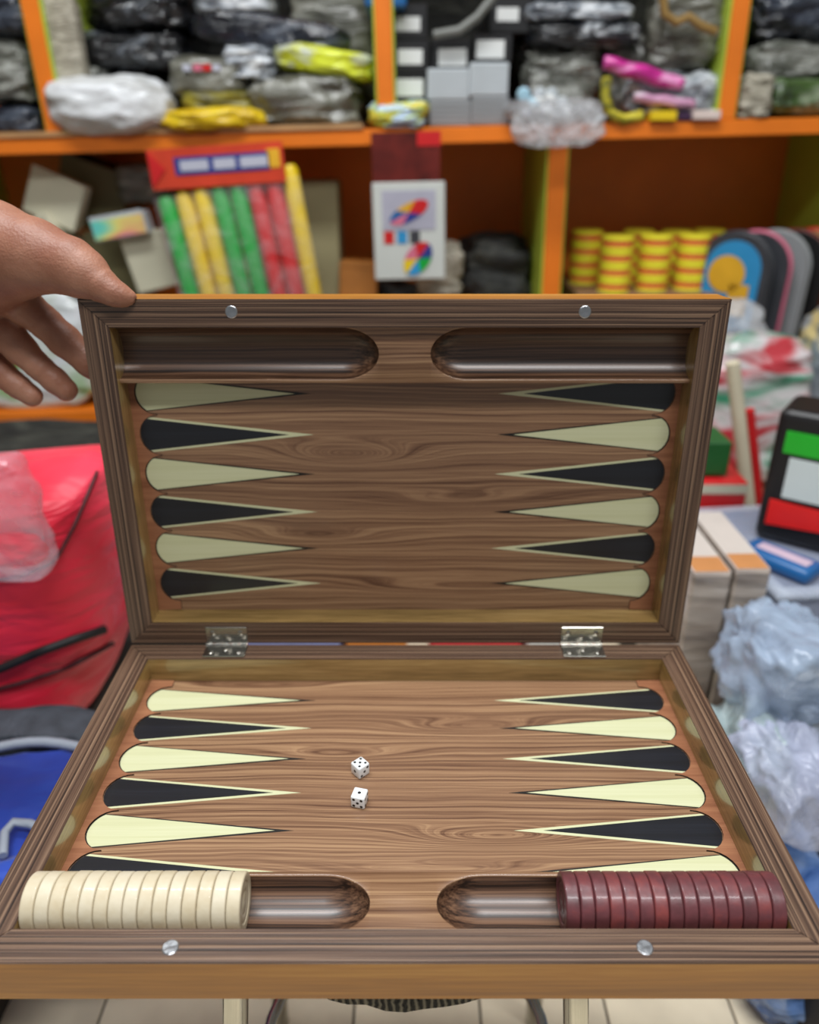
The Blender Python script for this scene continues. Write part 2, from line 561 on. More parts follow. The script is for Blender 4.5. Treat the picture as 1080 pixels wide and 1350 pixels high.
    fm = [0 if (j < 5 or j > rows - 6) else 1 for i in range(len(cols) - 1) for j in range(rows - 1)]
    bl = mesh_obj('checker_tray', verts, faces, [M_floor, M_block], base, True, fm)
    bm = bmesh.new(); bm.from_mesh(bl.data)
    bmesh.ops.recalc_face_normals(bm, faces=bm.faces)
    up = sum(f.normal.z * f.calc_area() for f in bm.faces)
    if up < 0: bmesh.ops.reverse_faces(bm, faces=bm.faces)
    bm.to_mesh(bl.data); bm.free(); auto(bl, 50)
    # magnets in the free rim
    for x in (-0.133, 0.1385):
        lathe('magnet', [(0, 0.0005), (0.0042, 0.0005), (0.0048, 0.0001), (0.0050, -0.002)], M_magnet, base, 24, False, loc=(x, sg * (D - 0.0095), 0))
    return base

hinge_loc = Vector((0, D / 2, HB))
half('base', -1, hinge_loc, (0, 0, 0), 'lower half of the case lying flat')
LEAN = math.radians(3.1)
half('lid', 1, hinge_loc + Vector((0, 0, 0.0016)), (math.pi / 2 - LEAN, 0, 0), 'upper half of the case standing open')
for hx in (-0.162, 0.160):
    # knuckle on the pivot, one leaf on each rim
    bm = bmesh.new()
    for q in range(5):
        add_tube(bm, [(-0.019 + q * 0.0076, 0, 0), (-0.019 + q * 0.0076 + 0.0070, 0, 0)], 0.0019 if q % 2 else 0.0021, 12)
    hg = bm_obj('hinge', bm, M_metal, board, True, loc=hinge_loc + Vector((hx, -0.0022, 0.0014)))
    auto(hg)
    for sg, rx in ((-1, 0.0), (1, math.pi / 2 - LEAN)):
        lf = box('leaf', (0, sg * 0.0093, -0.0004), (0.0375, 0.0165, 0.0011), M_metal, hg, bev=0.0003, rot=(rx, 0, 0), loc=(0, 0.0 if sg < 0 else 0.0012, 0))
        for q in (-0.0125, 0.0, 0.0125):
            sc = lathe('screw', [(0, 0.0009), (0.0014, 0.0008), (0.0026, 0.0002), (0.0026, -0.0004)], M_metal, hg, 14, rot=(rx, 0, 0))
            vv = Vector((q, sg * (0.0115 if q else 0.0075), 0.0001))
            vv.rotate(Matrix.Rotation(rx, 3, 'X'))
            sc.location = vv + Vector((0, 0.0 if sg < 0 else 0.0012, 0))

# ------------------------------------------------------------------ checkers in the trays
def checker_mat(name, a, b, c, rough):
    m, nt, bs = new_mat(name)
    tc = N(nt, 'ShaderNodeTexCoord'); oi = N(nt, 'ShaderNodeObjectInfo')
    nz = N(nt, 'ShaderNodeTexNoise', inp={'Scale': 160, 'Detail': 5})
    ad = N(nt, 'ShaderNodeVectorMath', operation='ADD')
    cx = N(nt, 'ShaderNodeCombineXYZ')
    for i in range(3): nt.links.new(math_n(nt, 'MULTIPLY', oi.outputs['Random'], 7.0 + i), cx.inputs[i])
    nt.links.new(tc.outputs['Object'], ad.inputs[0]); nt.links.new(cx.outputs[0], ad.inputs[1])
    nt.links.new(ad.outputs[0], nz.inputs['Vector'])
    mp = N(nt, 'ShaderNodeMapping'); mp.inputs['Scale'].default_value = (60, 60, 14)
    nt.links.new(ad.outputs[0], mp.inputs[0])
    n2 = N(nt, 'ShaderNodeTexNoise', inp={'Scale': 1.0, 'Detail': 2}); nt.links.new(mp.outputs[0], n2.inputs['Vector'])
    s = math_n(nt, 'ADD', math_n(nt, 'MULTIPLY', nz.outputs[0], 0.35), math_n(nt, 'ADD', math_n(nt, 'MULTIPLY', n2.outputs[0], 0.35), math_n(nt, 'ADD', math_n(nt, 'MULTIPLY', oi.outputs['Random'], 0.18), 0.06)))
    r = ramp(nt, [(0.3, a), (0.5, b), (0.7, c)])
    nt.links.new(s, r.inputs[0]); nt.links.new(r.outputs[0], bs.inputs['Base Color'])
    bump(nt, bs, nz.outputs[0], 0.12, 0.002)
    setp(bs, rough=rough, coat=0.15)
    return m
M_ivory = checker_mat('ivory_wood', '#c2b292', '#cdc1a6', '#d5cbb4', 0.48)
M_maroon = checker_mat('maroon_wood', '#4b2a2c', '#66363a', '#853e3b', 0.40)
ORD = ['first', 'second', 'third', 'fourth', 'fifth', 'sixth', 'seventh', 'eighth', 'ninth', 'tenth', 'eleventh', 'twelfth', 'thirteenth', 'fourteenth']
CR, CT = 0.0176, 0.00846
prof = [(0, CT / 2 - 0.0006), (0.0060, CT / 2 - 0.0006), (0.0066, CT / 2 - 0.0011), (0.0074, CT / 2 - 0.0006), (0.0112, CT / 2 - 0.0006),
        (0.0118, CT / 2 - 0.0011), (0.0126, CT / 2 - 0.0002), (0.0145, CT / 2), (CR - 0.0012, CT / 2), (CR - 0.0009, CT / 2 - 0.00005), (CR - 0.0004, CT / 2 - 0.0003), (CR, CT / 2 - 0.0009), (CR, CT / 2 - 0.0012)]
prof = prof + [(r, -z) for r, z in prof[::-1]]
cz = ZR - 0.0233 + CR
cy = -0.2622
random.seed(4)
for side, m, col in ((-1, M_ivory, 'cream'), (1, M_maroon, 'maroon')):
    proto = None
    for k in range(15):
        x = BX + side * (W / 2 - RIM - 0.0006 - CT / 2 - k * (CT + 0.00030))
        loc = (x, cy + random.uniform(-0.0003, 0.0003), cz)
        rot = (random.uniform(0, 6.28), math.pi / 2, 0)
        if proto is None:
            ch = proto = lathe('checker', prof, m, None, 44)
        else:
            ch = link(bpy.data.objects.new('checker', proto.data))
        ch.location = loc
        ch.rotation_euler = (Matrix.Rotation(rot[0], 4, 'X') @ Matrix.Rotation(math.pi / 2, 4, 'Y')).to_euler()
        if k == 0: lab = 'round %s wooden checker on edge, last of its row against the side rail' % col
        elif k == 14: lab = 'round %s wooden checker with ringed face showing, at the open end of its row' % col
        else: lab = 'round %s wooden checker on edge, %s in its row counting from the side rail' % (col, ORD[k])
        tag(ch, lab, 'checker', '%s checkers lined up in the tray' % col)

# ------------------------------------------------------------------ dice
M_die = plain('white_die', '#e9edee', 0.3, 0.02, 30, coat=0.3)
M_pip = plain('black_pip', '#0c0c0d', 0.5)
DS = 0.0106
def pips(n):
    q = 0.27
    return {1: [(0, 0)], 2: [(-q, -q), (q, q)], 3: [(-q, -q), (0, 0), (q, q)], 4: [(-q, -q), (-q, q), (q, -q), (q, q)],
            5: [(-q, -q), (-q, q), (q, -q), (q, q), (0, 0)], 6: [(-q, -q), (-q, 0), (-q, q), (q, -q), (q, 0), (q, q)]}[n]
def die(label, p, rz, tops):
    """tops: numbers on +z, -y, +x (the opposite faces add up to seven)"""
    t = thing('die', label, 'die', (p[0], p[1], ZR - FD), (0, 0, rz), 'dice on the board')
    bm = bmesh.new(); add_box(bm, (0, 0, DS / 2), (DS, DS, DS), 0.0013, 3)
    o = bm_obj('body', bm, M_die, t, True); auto(o, 30)
    a, b, c = tops
    fl = [(a, Matrix()), (7 - a, Matrix.Rotation(math.pi, 4, 'X')), (b, Matrix.Rotation(math.pi / 2, 4, 'X')), (7 - b, Matrix.Rotation(-math.pi / 2, 4, 'X')),
          (c, Matrix.Rotation(math.pi / 2, 4, 'Y')), (7 - c, Matrix.Rotation(-math.pi / 2, 4, 'Y'))]
    for n, Mx in fl:
        for u, v in pips(n):
            r = 0.00155 if n == 1 else 0.00135
            bm = bmesh.new()
            add_lathe(bm, [(0, 0.00006), (r * 0.8, 0.00006), (r, -0.0003)], 12,
                      Matrix.Translation((0, 0, DS / 2)) @ Mx @ Matrix.Translation((u * DS, v * DS, DS / 2)))
            bm_obj('pip', bm, M_pip, t)
    return t
die('small white die showing five on top, turned corner-on', (-0.0330, -0.1350), math.radians(42), (5, 3, 6))
die('small white die showing one on top, five on its side', (-0.0318, -0.1655), math.radians(-14), (1, 5, 4))

# ------------------------------------------------------------------ stool under the board
M_chrome = plain('chrome', '#b9b7ae', 0.18, 0.1, 30, metal=1.0)
def woven(name):
    m, nt, b = new_mat(name)
    tc = N(nt, 'ShaderNodeTexCoord')
    w1 = N(nt, 'ShaderNodeTexWave', inp={'Scale': 70, 'Distortion': 4.0, 'Detail': 2, 'Detail Scale': 1.2}); w1.bands_direction = 'X'
    nt.links.new(tc.outputs['Object'], w1.inputs['Vector'])
    r = ramp(nt, [(0.3, '#15130f'), (0.6, '#6c6558'), (0.8, '#8f8877')])
    nt.links.new(w1.outputs[0], r.inputs[0]); nt.links.new(r.outputs[0], b.inputs['Base Color'])
    bump(nt, b, w1.outputs[0], 0.8, 0.01); setp(b, rough=0.9)
    return m
st = thing('stool', 'round stool with chrome legs and dark woven seat cover beneath the board', 'stool', (0.002, -0.151, 0))
SZ = ZR - HB
bm = bmesh.new()
add_lathe(bm, [(0, SZ), (0.118, SZ), (0.134, SZ - 0.006), (0.140, SZ - 0.018), (0.139, SZ - 0.036), (0.130, SZ - 0.045), (0.110, SZ - 0.048), (0, SZ - 0.048)], 72)
for v in bm.verts:
    if v.co.z < SZ - 0.01 and v.co.xy.length > 0.01:
        a = math.atan2(v.co.y, v.co.x)
        v.co.z += 0.0022 * math.sin(a * 21) + 0.0015 * math.sin(a * 47 + 1)
bm_obj('seat', bm, woven('woven_cover'), st, True)
for sx in (-1, 1):
    for y0 in (-0.062, 0.062):
        tube('leg', [(sx * 0.085, y0, SZ - 0.047), (sx * 0.112, y0 * 1.05, SZ - 0.052), (sx * 0.122, y0 * 1.1, SZ - 0.075), (sx * 0.150, y0 * 2.2, 0.012), (sx * 0.150, y0 * 2.2, 0.0)], 0.0095, M_chrome, st, 14)
pts = [(0.128 * math.cos(a) * 1.0, 0.115 * math.sin(a), 0.20) for a in [2 * math.pi * i / 40 for i in range(41)]]
tube('foot_ring', pts, 0.006, M_chrome, st, 10)

# ------------------------------------------------------------------ hand on the lid's corner
def skin_mat():
    m, nt, b = new_mat('skin')
    tc = N(nt, 'ShaderNodeTexCoord')
    n1 = N(nt, 'ShaderNodeTexNoise', inp={'Scale': 26, 'Detail': 4}); nt.links.new(tc.outputs['Object'], n1.inputs['Vector'])
    r = ramp(nt, [(0.3, '#865543'), (0.5, '#956550'), (0.72, '#a87963')])
    nt.links.new(n1.outputs[0], r.inputs[0])
    nt.links.new(r.outputs[0], b.inputs['Base Color'])
    n2 = N(nt, 'ShaderNodeTexNoise', inp={'Scale': 320, 'Detail': 4}); nt.links.new(tc.outputs['Object'], n2.inputs['Vector'])
    n3 = N(nt, 'ShaderNodeTexVoronoi', inp={'Scale': 520}); nt.links.new(tc.outputs['Object'], n3.inputs['Vector'])
    h = math_n(nt, 'ADD', n2.outputs[0], math_n(nt, 'MULTIPLY', n3.outputs[0], 0.4))
    bump(nt, b, h, 0.22, 0.002)
    setp(b, rough=0.48, sss=0.12, spec=0.4)
    b.inputs['Subsurface Radius'].default_value = (0.008, 0.003, 0.0015)
    b.inputs['Subsurface Scale'].default_value = 0.5
    return m
M_skin = skin_mat()

def surface_nets(val, org, h):
    """polygon surface of val = 0 (negative inside)"""
    neg = val < 0
    nx, ny, nz = val.shape
    c = np.zeros((nx - 1, ny - 1, nz - 1), np.int8)
    for i in (0, 1):
        for j in (0, 1):
            for k in (0, 1):
                c += neg[i:nx - 1 + i, j:ny - 1 + j, k:nz - 1 + k]
    act = (c > 0) & (c < 8)
    ids = -np.ones(act.shape, np.int64)
    cells = np.argwhere(act)
    ids[act] = np.arange(len(cells))
    acc = np.zeros((len(cells), 3)); cnt = np.zeros(len(cells))
    cor = [(i, j, k) for i in (0, 1) for j in (0, 1) for k in (0, 1)]
    for a in cor:
        for ax in range(3):
            if a[ax]: continue
            b2 = list(a); b2[ax] = 1
            va = val[cells[:, 0] + a[0], cells[:, 1] + a[1], cells[:, 2] + a[2]]
            vb = val[cells[:, 0] + b2[0], cells[:, 1] + b2[1], cells[:, 2] + b2[2]]
            m = (va < 0) != (vb < 0)
            t = np.where(m, va / np.where(m, va - vb, 1), 0)
            p = np.array(a, float)[None, :].repeat(len(cells), 0)
            p[:, ax] += t
            acc[m] += p[m]; cnt[m] += 1
    verts = (cells + acc / cnt[:, None]) * h + org
    faces = []
    for ax in range(3):
        u, w = (ax + 1) % 3, (ax + 2) % 3
        sl0 = [slice(None)] * 3; sl1 = [slice(None)] * 3
        sl0[ax] = slice(0, -1); sl1[ax] = slice(1, None)
        for flip in (False, True):
            a, b2 = neg[tuple(sl0)], neg[tuple(sl1)]
            e = np.argwhere((a & ~b2) if not flip else (~a & b2))
            e = e[(e[:, u] > 0) & (e[:, w] > 0) & (e[:, u] < val.shape[u] - 1) & (e[:, w] < val.shape[w] - 1)]
            q = []
            for du, dw in ((-1, -1), (0, -1), (0, 0), (-1, 0)):
                cc = e.copy(); cc[:, u] += du; cc[:, w] += dw
                q.append(ids[cc[:, 0], cc[:, 1], cc[:, 2]])
            f = np.stack(q if not flip else q[::-1], 1)
            faces.append(f[(f >= 0).all(1)])
    return verts, np.concatenate(faces)

def smin(a, b, k):
    h = np.clip(0.5 + 0.5 * (b - a) / k, 0, 1)
    return b + (a - b) * h - k * h * (1 - h)

def chain_sdf(P, pts, k):
    d = None
    for (a, ra), (b, rb) in zip(pts, pts[1:]):
        a, b = np.array(a), np.array(b)
        ab = b - a
        t = np.clip(((P - a) @ ab) / (ab @ ab), 0, 1)
        s = np.linalg.norm(P - a - t[..., None] * ab, axis=-1) - (ra + (rb - ra) * t)
        d = s if d is None else smin(d, s, k)
    return d

def hp(px, py, Y, rpx):
    p = at(px, py, Y)
    z = (p - CAM).dot(FV)
    return (tuple(p), rpx * z / FPX)
thumb = [hp(-70, 318, 0.055, 62), hp(-10, 326, 0.045, 60), hp(45, 338, 0.036, 48), hp(92, 351, 0.028, 37), hp(112, 362, 0.024, 32), hp(132, 375, 0.019, 22), hp(150, 386, 0.016, 17.0), hp(163, 391, 0.016, 13.0), hp(172, 393, 0.0165, 8.5)]
index = [hp(-55, 358, 0.075, 40), hp(5, 385, 0.070, 27), hp(33, 404, 0.070, 23.5), hp(58, 424, 0.070, 21), hp(85, 449, 0.066, 21), hp(118, 479, 0.060, 17.5), hp(140, 500, 0.058, 13)]
middle = [hp(-75, 380, 0.080, 42), hp(-22, 420, 0.075, 25), hp(12, 444, 0.070, 22), hp(28, 461, 0.068, 20), hp(52, 484, 0.066, 16.5), hp(72, 501, 0.066, 16), hp(87, 514, 0.066, 15)]
ring = [hp(-85, 400, 0.085, 40), hp(-48, 440, 0.078, 23), hp(-16, 475, 0.072, 20), hp(0, 491, 0.070, 18.5), hp(22, 508, 0.068, 15.5), hp(42, 522, 0.068, 14)]
little = [hp(-100, 415, 0.090, 36), hp(-80, 450, 0.084, 20), hp(-58, 482, 0.080, 16), hp(-36, 505, 0.078, 13), hp(-22, 518, 0.078, 11)]
palm = [hp(-260, 215, 0.05, 66), hp(-190, 258, 0.055, 64), hp(-110, 312, 0.062, 72), hp(-60, 346, 0.066, 66), hp(-30, 356, 0.062, 52)]
palm2 = [hp(-60, 340, 0.06, 60), hp(-8, 352, 0.054, 48), hp(22, 358, 0.045, 36)]
fore = [hp(-620, 20, 0.02, 92), hp(-450, 108, 0.03, 86), hp(-260, 215, 0.05, 66)]
hh = 0.0016
lo = np.array([-0.56, -0.035, 0.63]); hi = np.array([-0.20, 0.145, 1.02])
g = [np.arange(lo[i], hi[i], hh) for i in range(3)]
P = np.stack(np.meshgrid(*g, indexing='ij'), -1).astype(np.float32)
d = np.full(P.shape[:3], 0.2, np.float32)
def sl_of(pts, pad):
    a = np.array([p for p, r in pts]); rm = max(r for p, r in pts) + pad
    i0 = np.clip(((a.min(0) - rm - lo) / hh).astype(int), 0, None); i1 = ((a.max(0) + rm - lo) / hh).astype(int) + 1
    return tuple(slice(int(x), int(max(x, y))) for x, y in zip(i0, i1))
for ch_, kin, kk in ((palm, 0.02, 0.02), (fore, 0.03, 0.03), (palm2, 0.01, 0.02), (thumb, 0.004, 0.012), (index, 0.004, 0.006), (middle, 0.004, 0.004), (ring, 0.004, 0.004), (little, 0.004, 0.004)):
    q = sl_of(ch_, 0.02)
    d[q] = smin(d[q], chain_sdf(P[q], ch_, kin), kk)
# the thumb pad lies flat on the lid's top edge
lidn = Vector((0, math.cos(LEAN), -math.sin(LEAN))); lidv = Vector((0, math.sin(LEAN), math.cos(LEAN)))
Hn = Vector((0, 0, ZR + 0.0016))
q = (slice(int((-0.252 - lo[0]) / hh), None), slice(None), slice(None))
rel = P[q] - np.array(Hn, np.float32)
dn = rel @ np.array(lidn, np.float32); dv = rel @ np.array(lidv, np.float32)
bx = np.maximum(np.maximum(np.abs(P[q][..., 0] - BX) - (W / 2 + 0.0003), np.abs(dn - HB / 2) - (HB / 2 + 0.0003)), dv - (D + 0.0003))
d[q] = np.maximum(d[q], -bx)
# creases at the joints
def crease(p, ax, r, dep):
    (c, _), (e, _) = p, ax
    c = np.array(c); n = np.array(e) - c; n /= np.linalg.norm(n)
    q = sl_of([(c, r)], 0.0)
    s_ = np.abs((P[q] - c) @ n)
    near = np.linalg.norm(P[q] - c, axis=-1) < r
    d[q] = np.where(near, d[q] + dep * np.exp(-(s_ / 0.0011) ** 2), d[q])
crease(middle[4], middle[5], 0.014, 0.0007)
crease(index[3], index[4], 0.017, 0.0007)
crease(ring[4], ring[5], 0.013, 0.0006)
crease(thumb[5], thumb[6], 0.018, 0.0006)
d[:1] = 1; d[:, :1] = 1; d[:, -1:] = 1; d[:, :, :1] = 1; d[:, :, -1:] = 1
vv, ff = surface_nets(d, lo, hh)
del P, d, rel, dn, dv, bx
me = bpy.data.meshes.new('hand')
cen = Vector((-0.30, 0.05, 0.82))
me.from_pydata([tuple(Vector(v) - cen) for v in vv.tolist()], [], ff.tolist())
me.polygons.foreach_set('use_smooth', [True] * len(me.polygons))
me.materials.append(M_skin)
hand = link(bpy.data.objects.new('hand', me)); hand.location = cen
sm = hand.modifiers.new('smooth', 'SMOOTH'); sm.factor = 0.5; sm.iterations = 3
tag(hand, 'bare hand with thumb pressed on the upper edge of the open lid', 'hand')
# sleeve closing the forearm
M_sleeve = plain('sleeve_cloth', '#3a3d44', 0.9, 0.2, 40, 0.3, 200)
a0, r0 = fore[0]; a1, r1 = fore[1]
e0 = Vector(a0); e1 = Vector(a1); e1 = e0.lerp(e1, 1.0)
tube('sleeve', [e0 - cen, e0.lerp(e1, 0.4) - cen, e0.lerp(e1, 0.8) - cen, e1 - cen], 0.06, M_sleeve, hand, 28, [r0 * 1.25, r0 * 1.22, r0 * 1.16, r1 * 1.14])

# ------------------------------------------------------------------ shelving behind
M_orange = plain('orange_paint', '#e5781a', 0.4, 0.1, 6, 0.03, 60)
M_orback = plain('orange_back', '#e07c18', 0.5, 0.15, 4)
M_green = plain('green_paint', '#b0c945', 0.45, 0.1, 6)
SY, SLOPE = 1.25, 0.0234
def zs(x): return 0.9675 + SLOPE * x
def zl(x): return 0.362 + SLOPE * x
shelf = thing('shelf_unit', 'orange painted shelving with green inner sides, stacked with shop goods', 'shelf', (0, SY, 0.0), (0, -math.atan(SLOPE), 0))
tilt = Matrix.Rotation(-math.atan(SLOPE), 4, 'Y').inverted()
def sx_local(px, py):
    p = at(px, py, SY) - Vector((0, SY, 0)); q = tilt @ p
    return q.x
box('shelf_board', (0, 0.19, zs(0) - 0.016), (2.5, 0.38, 0.032), M_orange, shelf, bev=0.002)
box('shelf_board', (0, 0.19, zl(0) - 0.016), (2.5, 0.38, 0.032), M_orange, shelf, bev=0.002)
box('shelf_board', (0, 0.19, 1.52), (2.5, 0.38, 0.032), M_orange, shelf, bev=0.002)
box('back_panel', (0, 0.385, 0.80), (2.5, 0.012, 1.46), M_orback, shelf)
def divider(xc, z0, z1, wd=0.034, left=True, right=True):
    dv_ = box('divider', (xc, 0.19, (z0 + z1) / 2), (wd, 0.38, z1 - z0), M_orange, shelf, bev=0.002)
    for on, s in ((left, -1), (right, 1)):
        if on: box('side_panel', (xc + s * (wd / 2 + 0.002), 0.194, (z0 + z1) / 2), (0.004, 0.37, z1 - z0 - 0.002), M_green, dv_)
ztop0, zlow0 = zs(0), zl(0)
for px, py in ((50, 66), (507, 80), (969, 80)):
    divider(sx_local(px, py), ztop0, 1.504)
for px, py, wd in ((732, 290, 0.040), (1142, 260, 0.040)):
    divider(sx_local(px, py), zlow0, ztop0 - 0.032, wd)
divider(-1.06, zlow0, ztop0 - 0.032, 0.04)
for x in (-1.2, -0.3, 0.35, 1.2):
    box('divider', (x, 0.19, zlow0 / 2 + 0.004), (0.04, 0.38, zlow0 - 0.064), M_orange, shelf)

# ------------------------------------------------------------------ goods: materials
K_black = crinkle('black_film', '#0b0b0d', '#17181b', '#7c828a', 0.14, 13, 1.0, (0.45, 0.58, 0.72))  # pale third tone paints gloss highlights into the black
K_navy = crinkle('navy_film', '#0d1018', '#161b28', '#49505c', 0.2, 14, 0.9)
K_grey = crinkle('grey_film', '#55574f', '#74756d', '#a2a49d', 0.25, 16, 0.9)
K_olive = crinkle('olive_film', '#4c4b42', '#6a6a5f', '#8b8b82', 0.3, 12, 0.7)
K_silver = crinkle('silver_film', '#4a4f57', '#aeb5bd', '#eef2f5', 0.16, 18, 1.0, (0.4, 0.52, 0.64))
K_bwhite = crinkle('black_white_film', '#101115', '#25282e', '#d8dde2', 0.16, 15, 1.0, (0.42, 0.56, 0.66))
K_mesh = crinkle('beige_mesh', '#8a8474', '#a59f8e', '#bcb6a6', 0.6, 40, 0.4, coat=0.0)
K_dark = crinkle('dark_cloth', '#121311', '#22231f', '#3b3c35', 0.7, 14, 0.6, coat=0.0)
K_white = crinkle('white_sack', '#b9bab8', '#d5d8da', '#e6e9ec', 0.42, 9, 0.5, coat=0.2)
K_yellow = crinkle('yellow_sack', '#b79206', '#d9b70c', '#ead02c', 0.4, 12, 0.5, coat=0.2)
K_oliveyel = crinkle('olive_yellow_sack', '#4a4517', '#7c7424', '#a89b2a', 0.45, 12, 0.5, coat=0.1)
K_lime = crinkle('lime_label_film', '#b9bfae', '#c9d01c', '#dde83a', 0.3, 12, 0.5, (0.4, 0.5, 0.6))
K_packet = crinkle('mixed_packet', '#d5c23a', '#b8d047', '#b7cfe8', 0.3, 26, 0.6, (0.42, 0.5, 0.58))
K_greenp = crinkle('green_film', '#26331a', '#3f5a25', '#9aa98c', 0.25, 12, 0.8)
K_magenta = crinkle('magenta_film', '#b01c7c', '#d62a9a', '#f3a6d6', 0.25, 16, 0.6)
K_pink = crinkle('pink_film', '#c78fb0', '#d9a4c4', '#e9e3e8', 0.25, 16, 0.7)
F_clear = film('clear_film', '#d7dade', 0.42, 0.16, 22, 1.0)
F_milky = film('milky_film', '#dfe3e8', 0.55, 0.22, 14, 0.8)
F_blue = film('bluish_film', '#bccfe8', 0.52, 0.2, 10, 0.7)
P_black = plain('black_card', '#141416', 0.45)
P_label = plain('white_label', '#d8dad8', 0.5, 0.05)
P_lgrey = plain('light_grey_card', '#b9c0c4', 0.5, 0.05)
P_mgrey = plain('grey_card', '#8d9092', 0.5, 0.05)
P_cream = plain('cream_card', '#c9c6ae', 0.6, 0.06)
P_beige = plain('beige_card', '#8d8764', 0.6, 0.08)
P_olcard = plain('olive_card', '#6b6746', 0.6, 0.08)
P_tan = plain('tan_board', '#b3885a', 0.6, 0.15)
P_brown = plain('brown_card', '#a56a2c', 0.6, 0.15)
P_red = plain('red_plastic', '#c81f22', 0.4, 0.08)
P_dred = plain('dark_red_card', '#5e1c16', 0.35, 0.5, 22)
P_yellow = plain('yellow_plastic', '#e2c21e', 0.35, 0.05)
P_green = plain('green_plastic', '#12a23a', 0.35, 0.05)
P_blue = plain('blue_plastic', '#1e5f9a', 0.35, 0.08)
P_navy = plain('navy_print', '#2b3a86', 0.4, 0.1)
P_pale = plain('pale_print', '#b9bccb', 0.5, 0.05)
P_pink = plain('pink_print', '#cf6d86', 0.5, 0.1)
P_sky = plain('sky_print', '#2f8ec4', 0.4, 0.1)
P_gold = plain('gold_print', '#d9a62a', 0.4, 0.15)
P_dgrey = plain('dark_grey_plastic', '#3b3d42', 0.4, 0.15)
P_wood = plain('pale_wood', '#d8cfb4', 0.5, 0.08)
P_crate = plain('dark_crate', '#26221f', 0.7, 0.2)
P_carton = plain('brown_carton', '#8c6a48', 0.7, 0.15, 9)

def softpack(name, label, cat, x0, y0, x1, y1, Y, depth, mat, seed, on=None, group=None, rz=0.0, ry=0.0, deep=False, **k):
    """a crumpled soft pack whose outline fills the pixel rectangle at distance Y"""
    cx, w, zb, h = rect(x0, y0, x1, y1, Y)
    if deep: h = at((x0 + x1) / 2, y0, Y + 0.7 * depth).z - zb
    if on is not None:
        h += zb - on(cx) - 0.001; zb = on(cx) + 0.001
    o = pillow(name, w * 0.97, depth, h, seed, mat, None, (cx, Y + depth / 2, zb), (0, ry, rz), **k)
    return tag(o, label, cat, group)

def hardbox(name, x0, y0, x1, y1, Y, depth, mat, on=None, rot=(0, 0, 0)):
    cx, w, zb, h = rect(x0, y0, x1, y1, Y)
    if on is not None:
        h += zb - on(cx) - 0.0008; zb = on(cx) + 0.0008
    t = bpy.data.objects.new(name, None); link(t); t.empty_display_size = 0.02
    t.location = (cx, Y + depth / 2, zb); t.rotation_euler = rot
    box('carton', (0, 0, h / 2), (w * 0.985, depth, h * 0.985), mat, t, bev=0.002)
    return t, w, h

# ------------------------------------------------------------------ upper shelf, first bay
softpack('clothes_bag', 'dark blue-grey bagged garment left of the first upright on the upper shelf', 'bag', -40, -20, 36, 48, 1.27, 0.2, K_navy, 1)
softpack('clothes_bag', 'grey crumpled plastic bag below the dark blue garment on the upper shelf', 'bag', -40, 48, 38, 138, 1.27, 0.2, K_grey, 2, crumple=0.2)
softpack('clothes_bag', 'flat slate-blue packet lying on the upper shelf under a grey bag', 'bag', -40, 138, 50, 180, 1.26, 0.2, K_navy, 3, on=zs)
softpack('mesh_sack', 'beige mesh sack standing behind black film packs', 'sack', 58, -30, 108, 178, 1.268, 0.05, K_mesh, 4, on=zs)
softpack('garment_pack', 'black garment in glossy crinkled film, above the grey olive package', 'package', 78, 36, 246, 92, 1.325, 0.22, K_black, 5, crumple=0.2, freq=3.5)
softpack('garment_pack', 'black film garment pack, topmost beside the beige mesh sack', 'package', 98, -14, 244, 38, 1.325, 0.22, K_black, 6, crumple=0.22, freq=3.5)
softpack('garment_pack', 'long navy garment pack with bright film edge, tilted down to the upright', 'package', 240, 16, 462, 66, 1.31, 0.15, K_navy, 7, ry=0.10, crumple=0.16, freq=3)
softpack('garment_pack', 'white and black striped garment pack on top of the long navy pack', 'package', 248, -16, 358, 18, 1.31, 0.15, K_silver, 8)
softpack('garment_pack', 'dull grey pack standing behind the long navy pack', 'package', 378, -30, 496, 176, 1.47, 0.1, K_olive, 9, on=zs)
softpack('clothes_bag', 'clear creased bag between two white and olive packs', 'bag', 288, 60, 362, 106, 1.285, 0.12, K_silver, 10, crumple=0.3, freq=4)
softpack('folded_pack', 'olive grey folded pack with small pale and red print', 'package', 216, 70, 322, 132, 1.28, 0.16, K_olive, 11, crumple=0.14)
bx_, w_, zb_, h_ = rect(236, 92, 292, 100, 1.277)
fp = bpy.context.scene.objects['folded_pack']
for q, mm in ((-0.030, P_pale), (-0.008, P_pink), (0.012, P_red), (0.032, P_pale)):
    box('print_mark', (q - 0.004, -0.0805, 0.060), (0.017, 0.003, 0.012), mm, fp)
softpack('clothes_bag', 'dark grey crumpled bag with pale end lying beside the yellow sack', 'bag', 318, 98, 478, 168, 1.265, 0.2, K_olive, 12, on=zs, crumple=0.24, freq=3)
softpack('clothes_bag', 'clear pack with a lime yellow label on the heap by the upright', 'bag', 352, 60, 496, 100, 1.275, 0.18, K_lime, 13, ry=0.12, crumple=0.22, freq=3)
softpack('clothes_bag', 'pale grey plastic bag peeping out above the white sack', 'bag', 40, 84, 140, 150, 1.32, 0.14, K_grey, 14, crumple=0.2)
softpack('white_sack', 'white crumpled plastic sack bulging over the upper shelf edge', 'sack', 42, 97, 219, 187, 1.205, 0.2, K_white, 15, on=zs, power=0.62, crumple=0.13)
softpack('yellow_sack', 'bright yellow plastic bag lying flat at the upper shelf edge', 'bag', 196, 140, 348, 178, 1.225, 0.14, K_yellow, 16, on=zs, crumple=0.3, freq=3, power=0.6)
softpack('yellow_sack', 'olive and yellow bag squeezed above the bright yellow one', 'bag', 232, 118, 338, 150, 1.275, 0.12, K_oliveyel, 17, crumple=0.24)
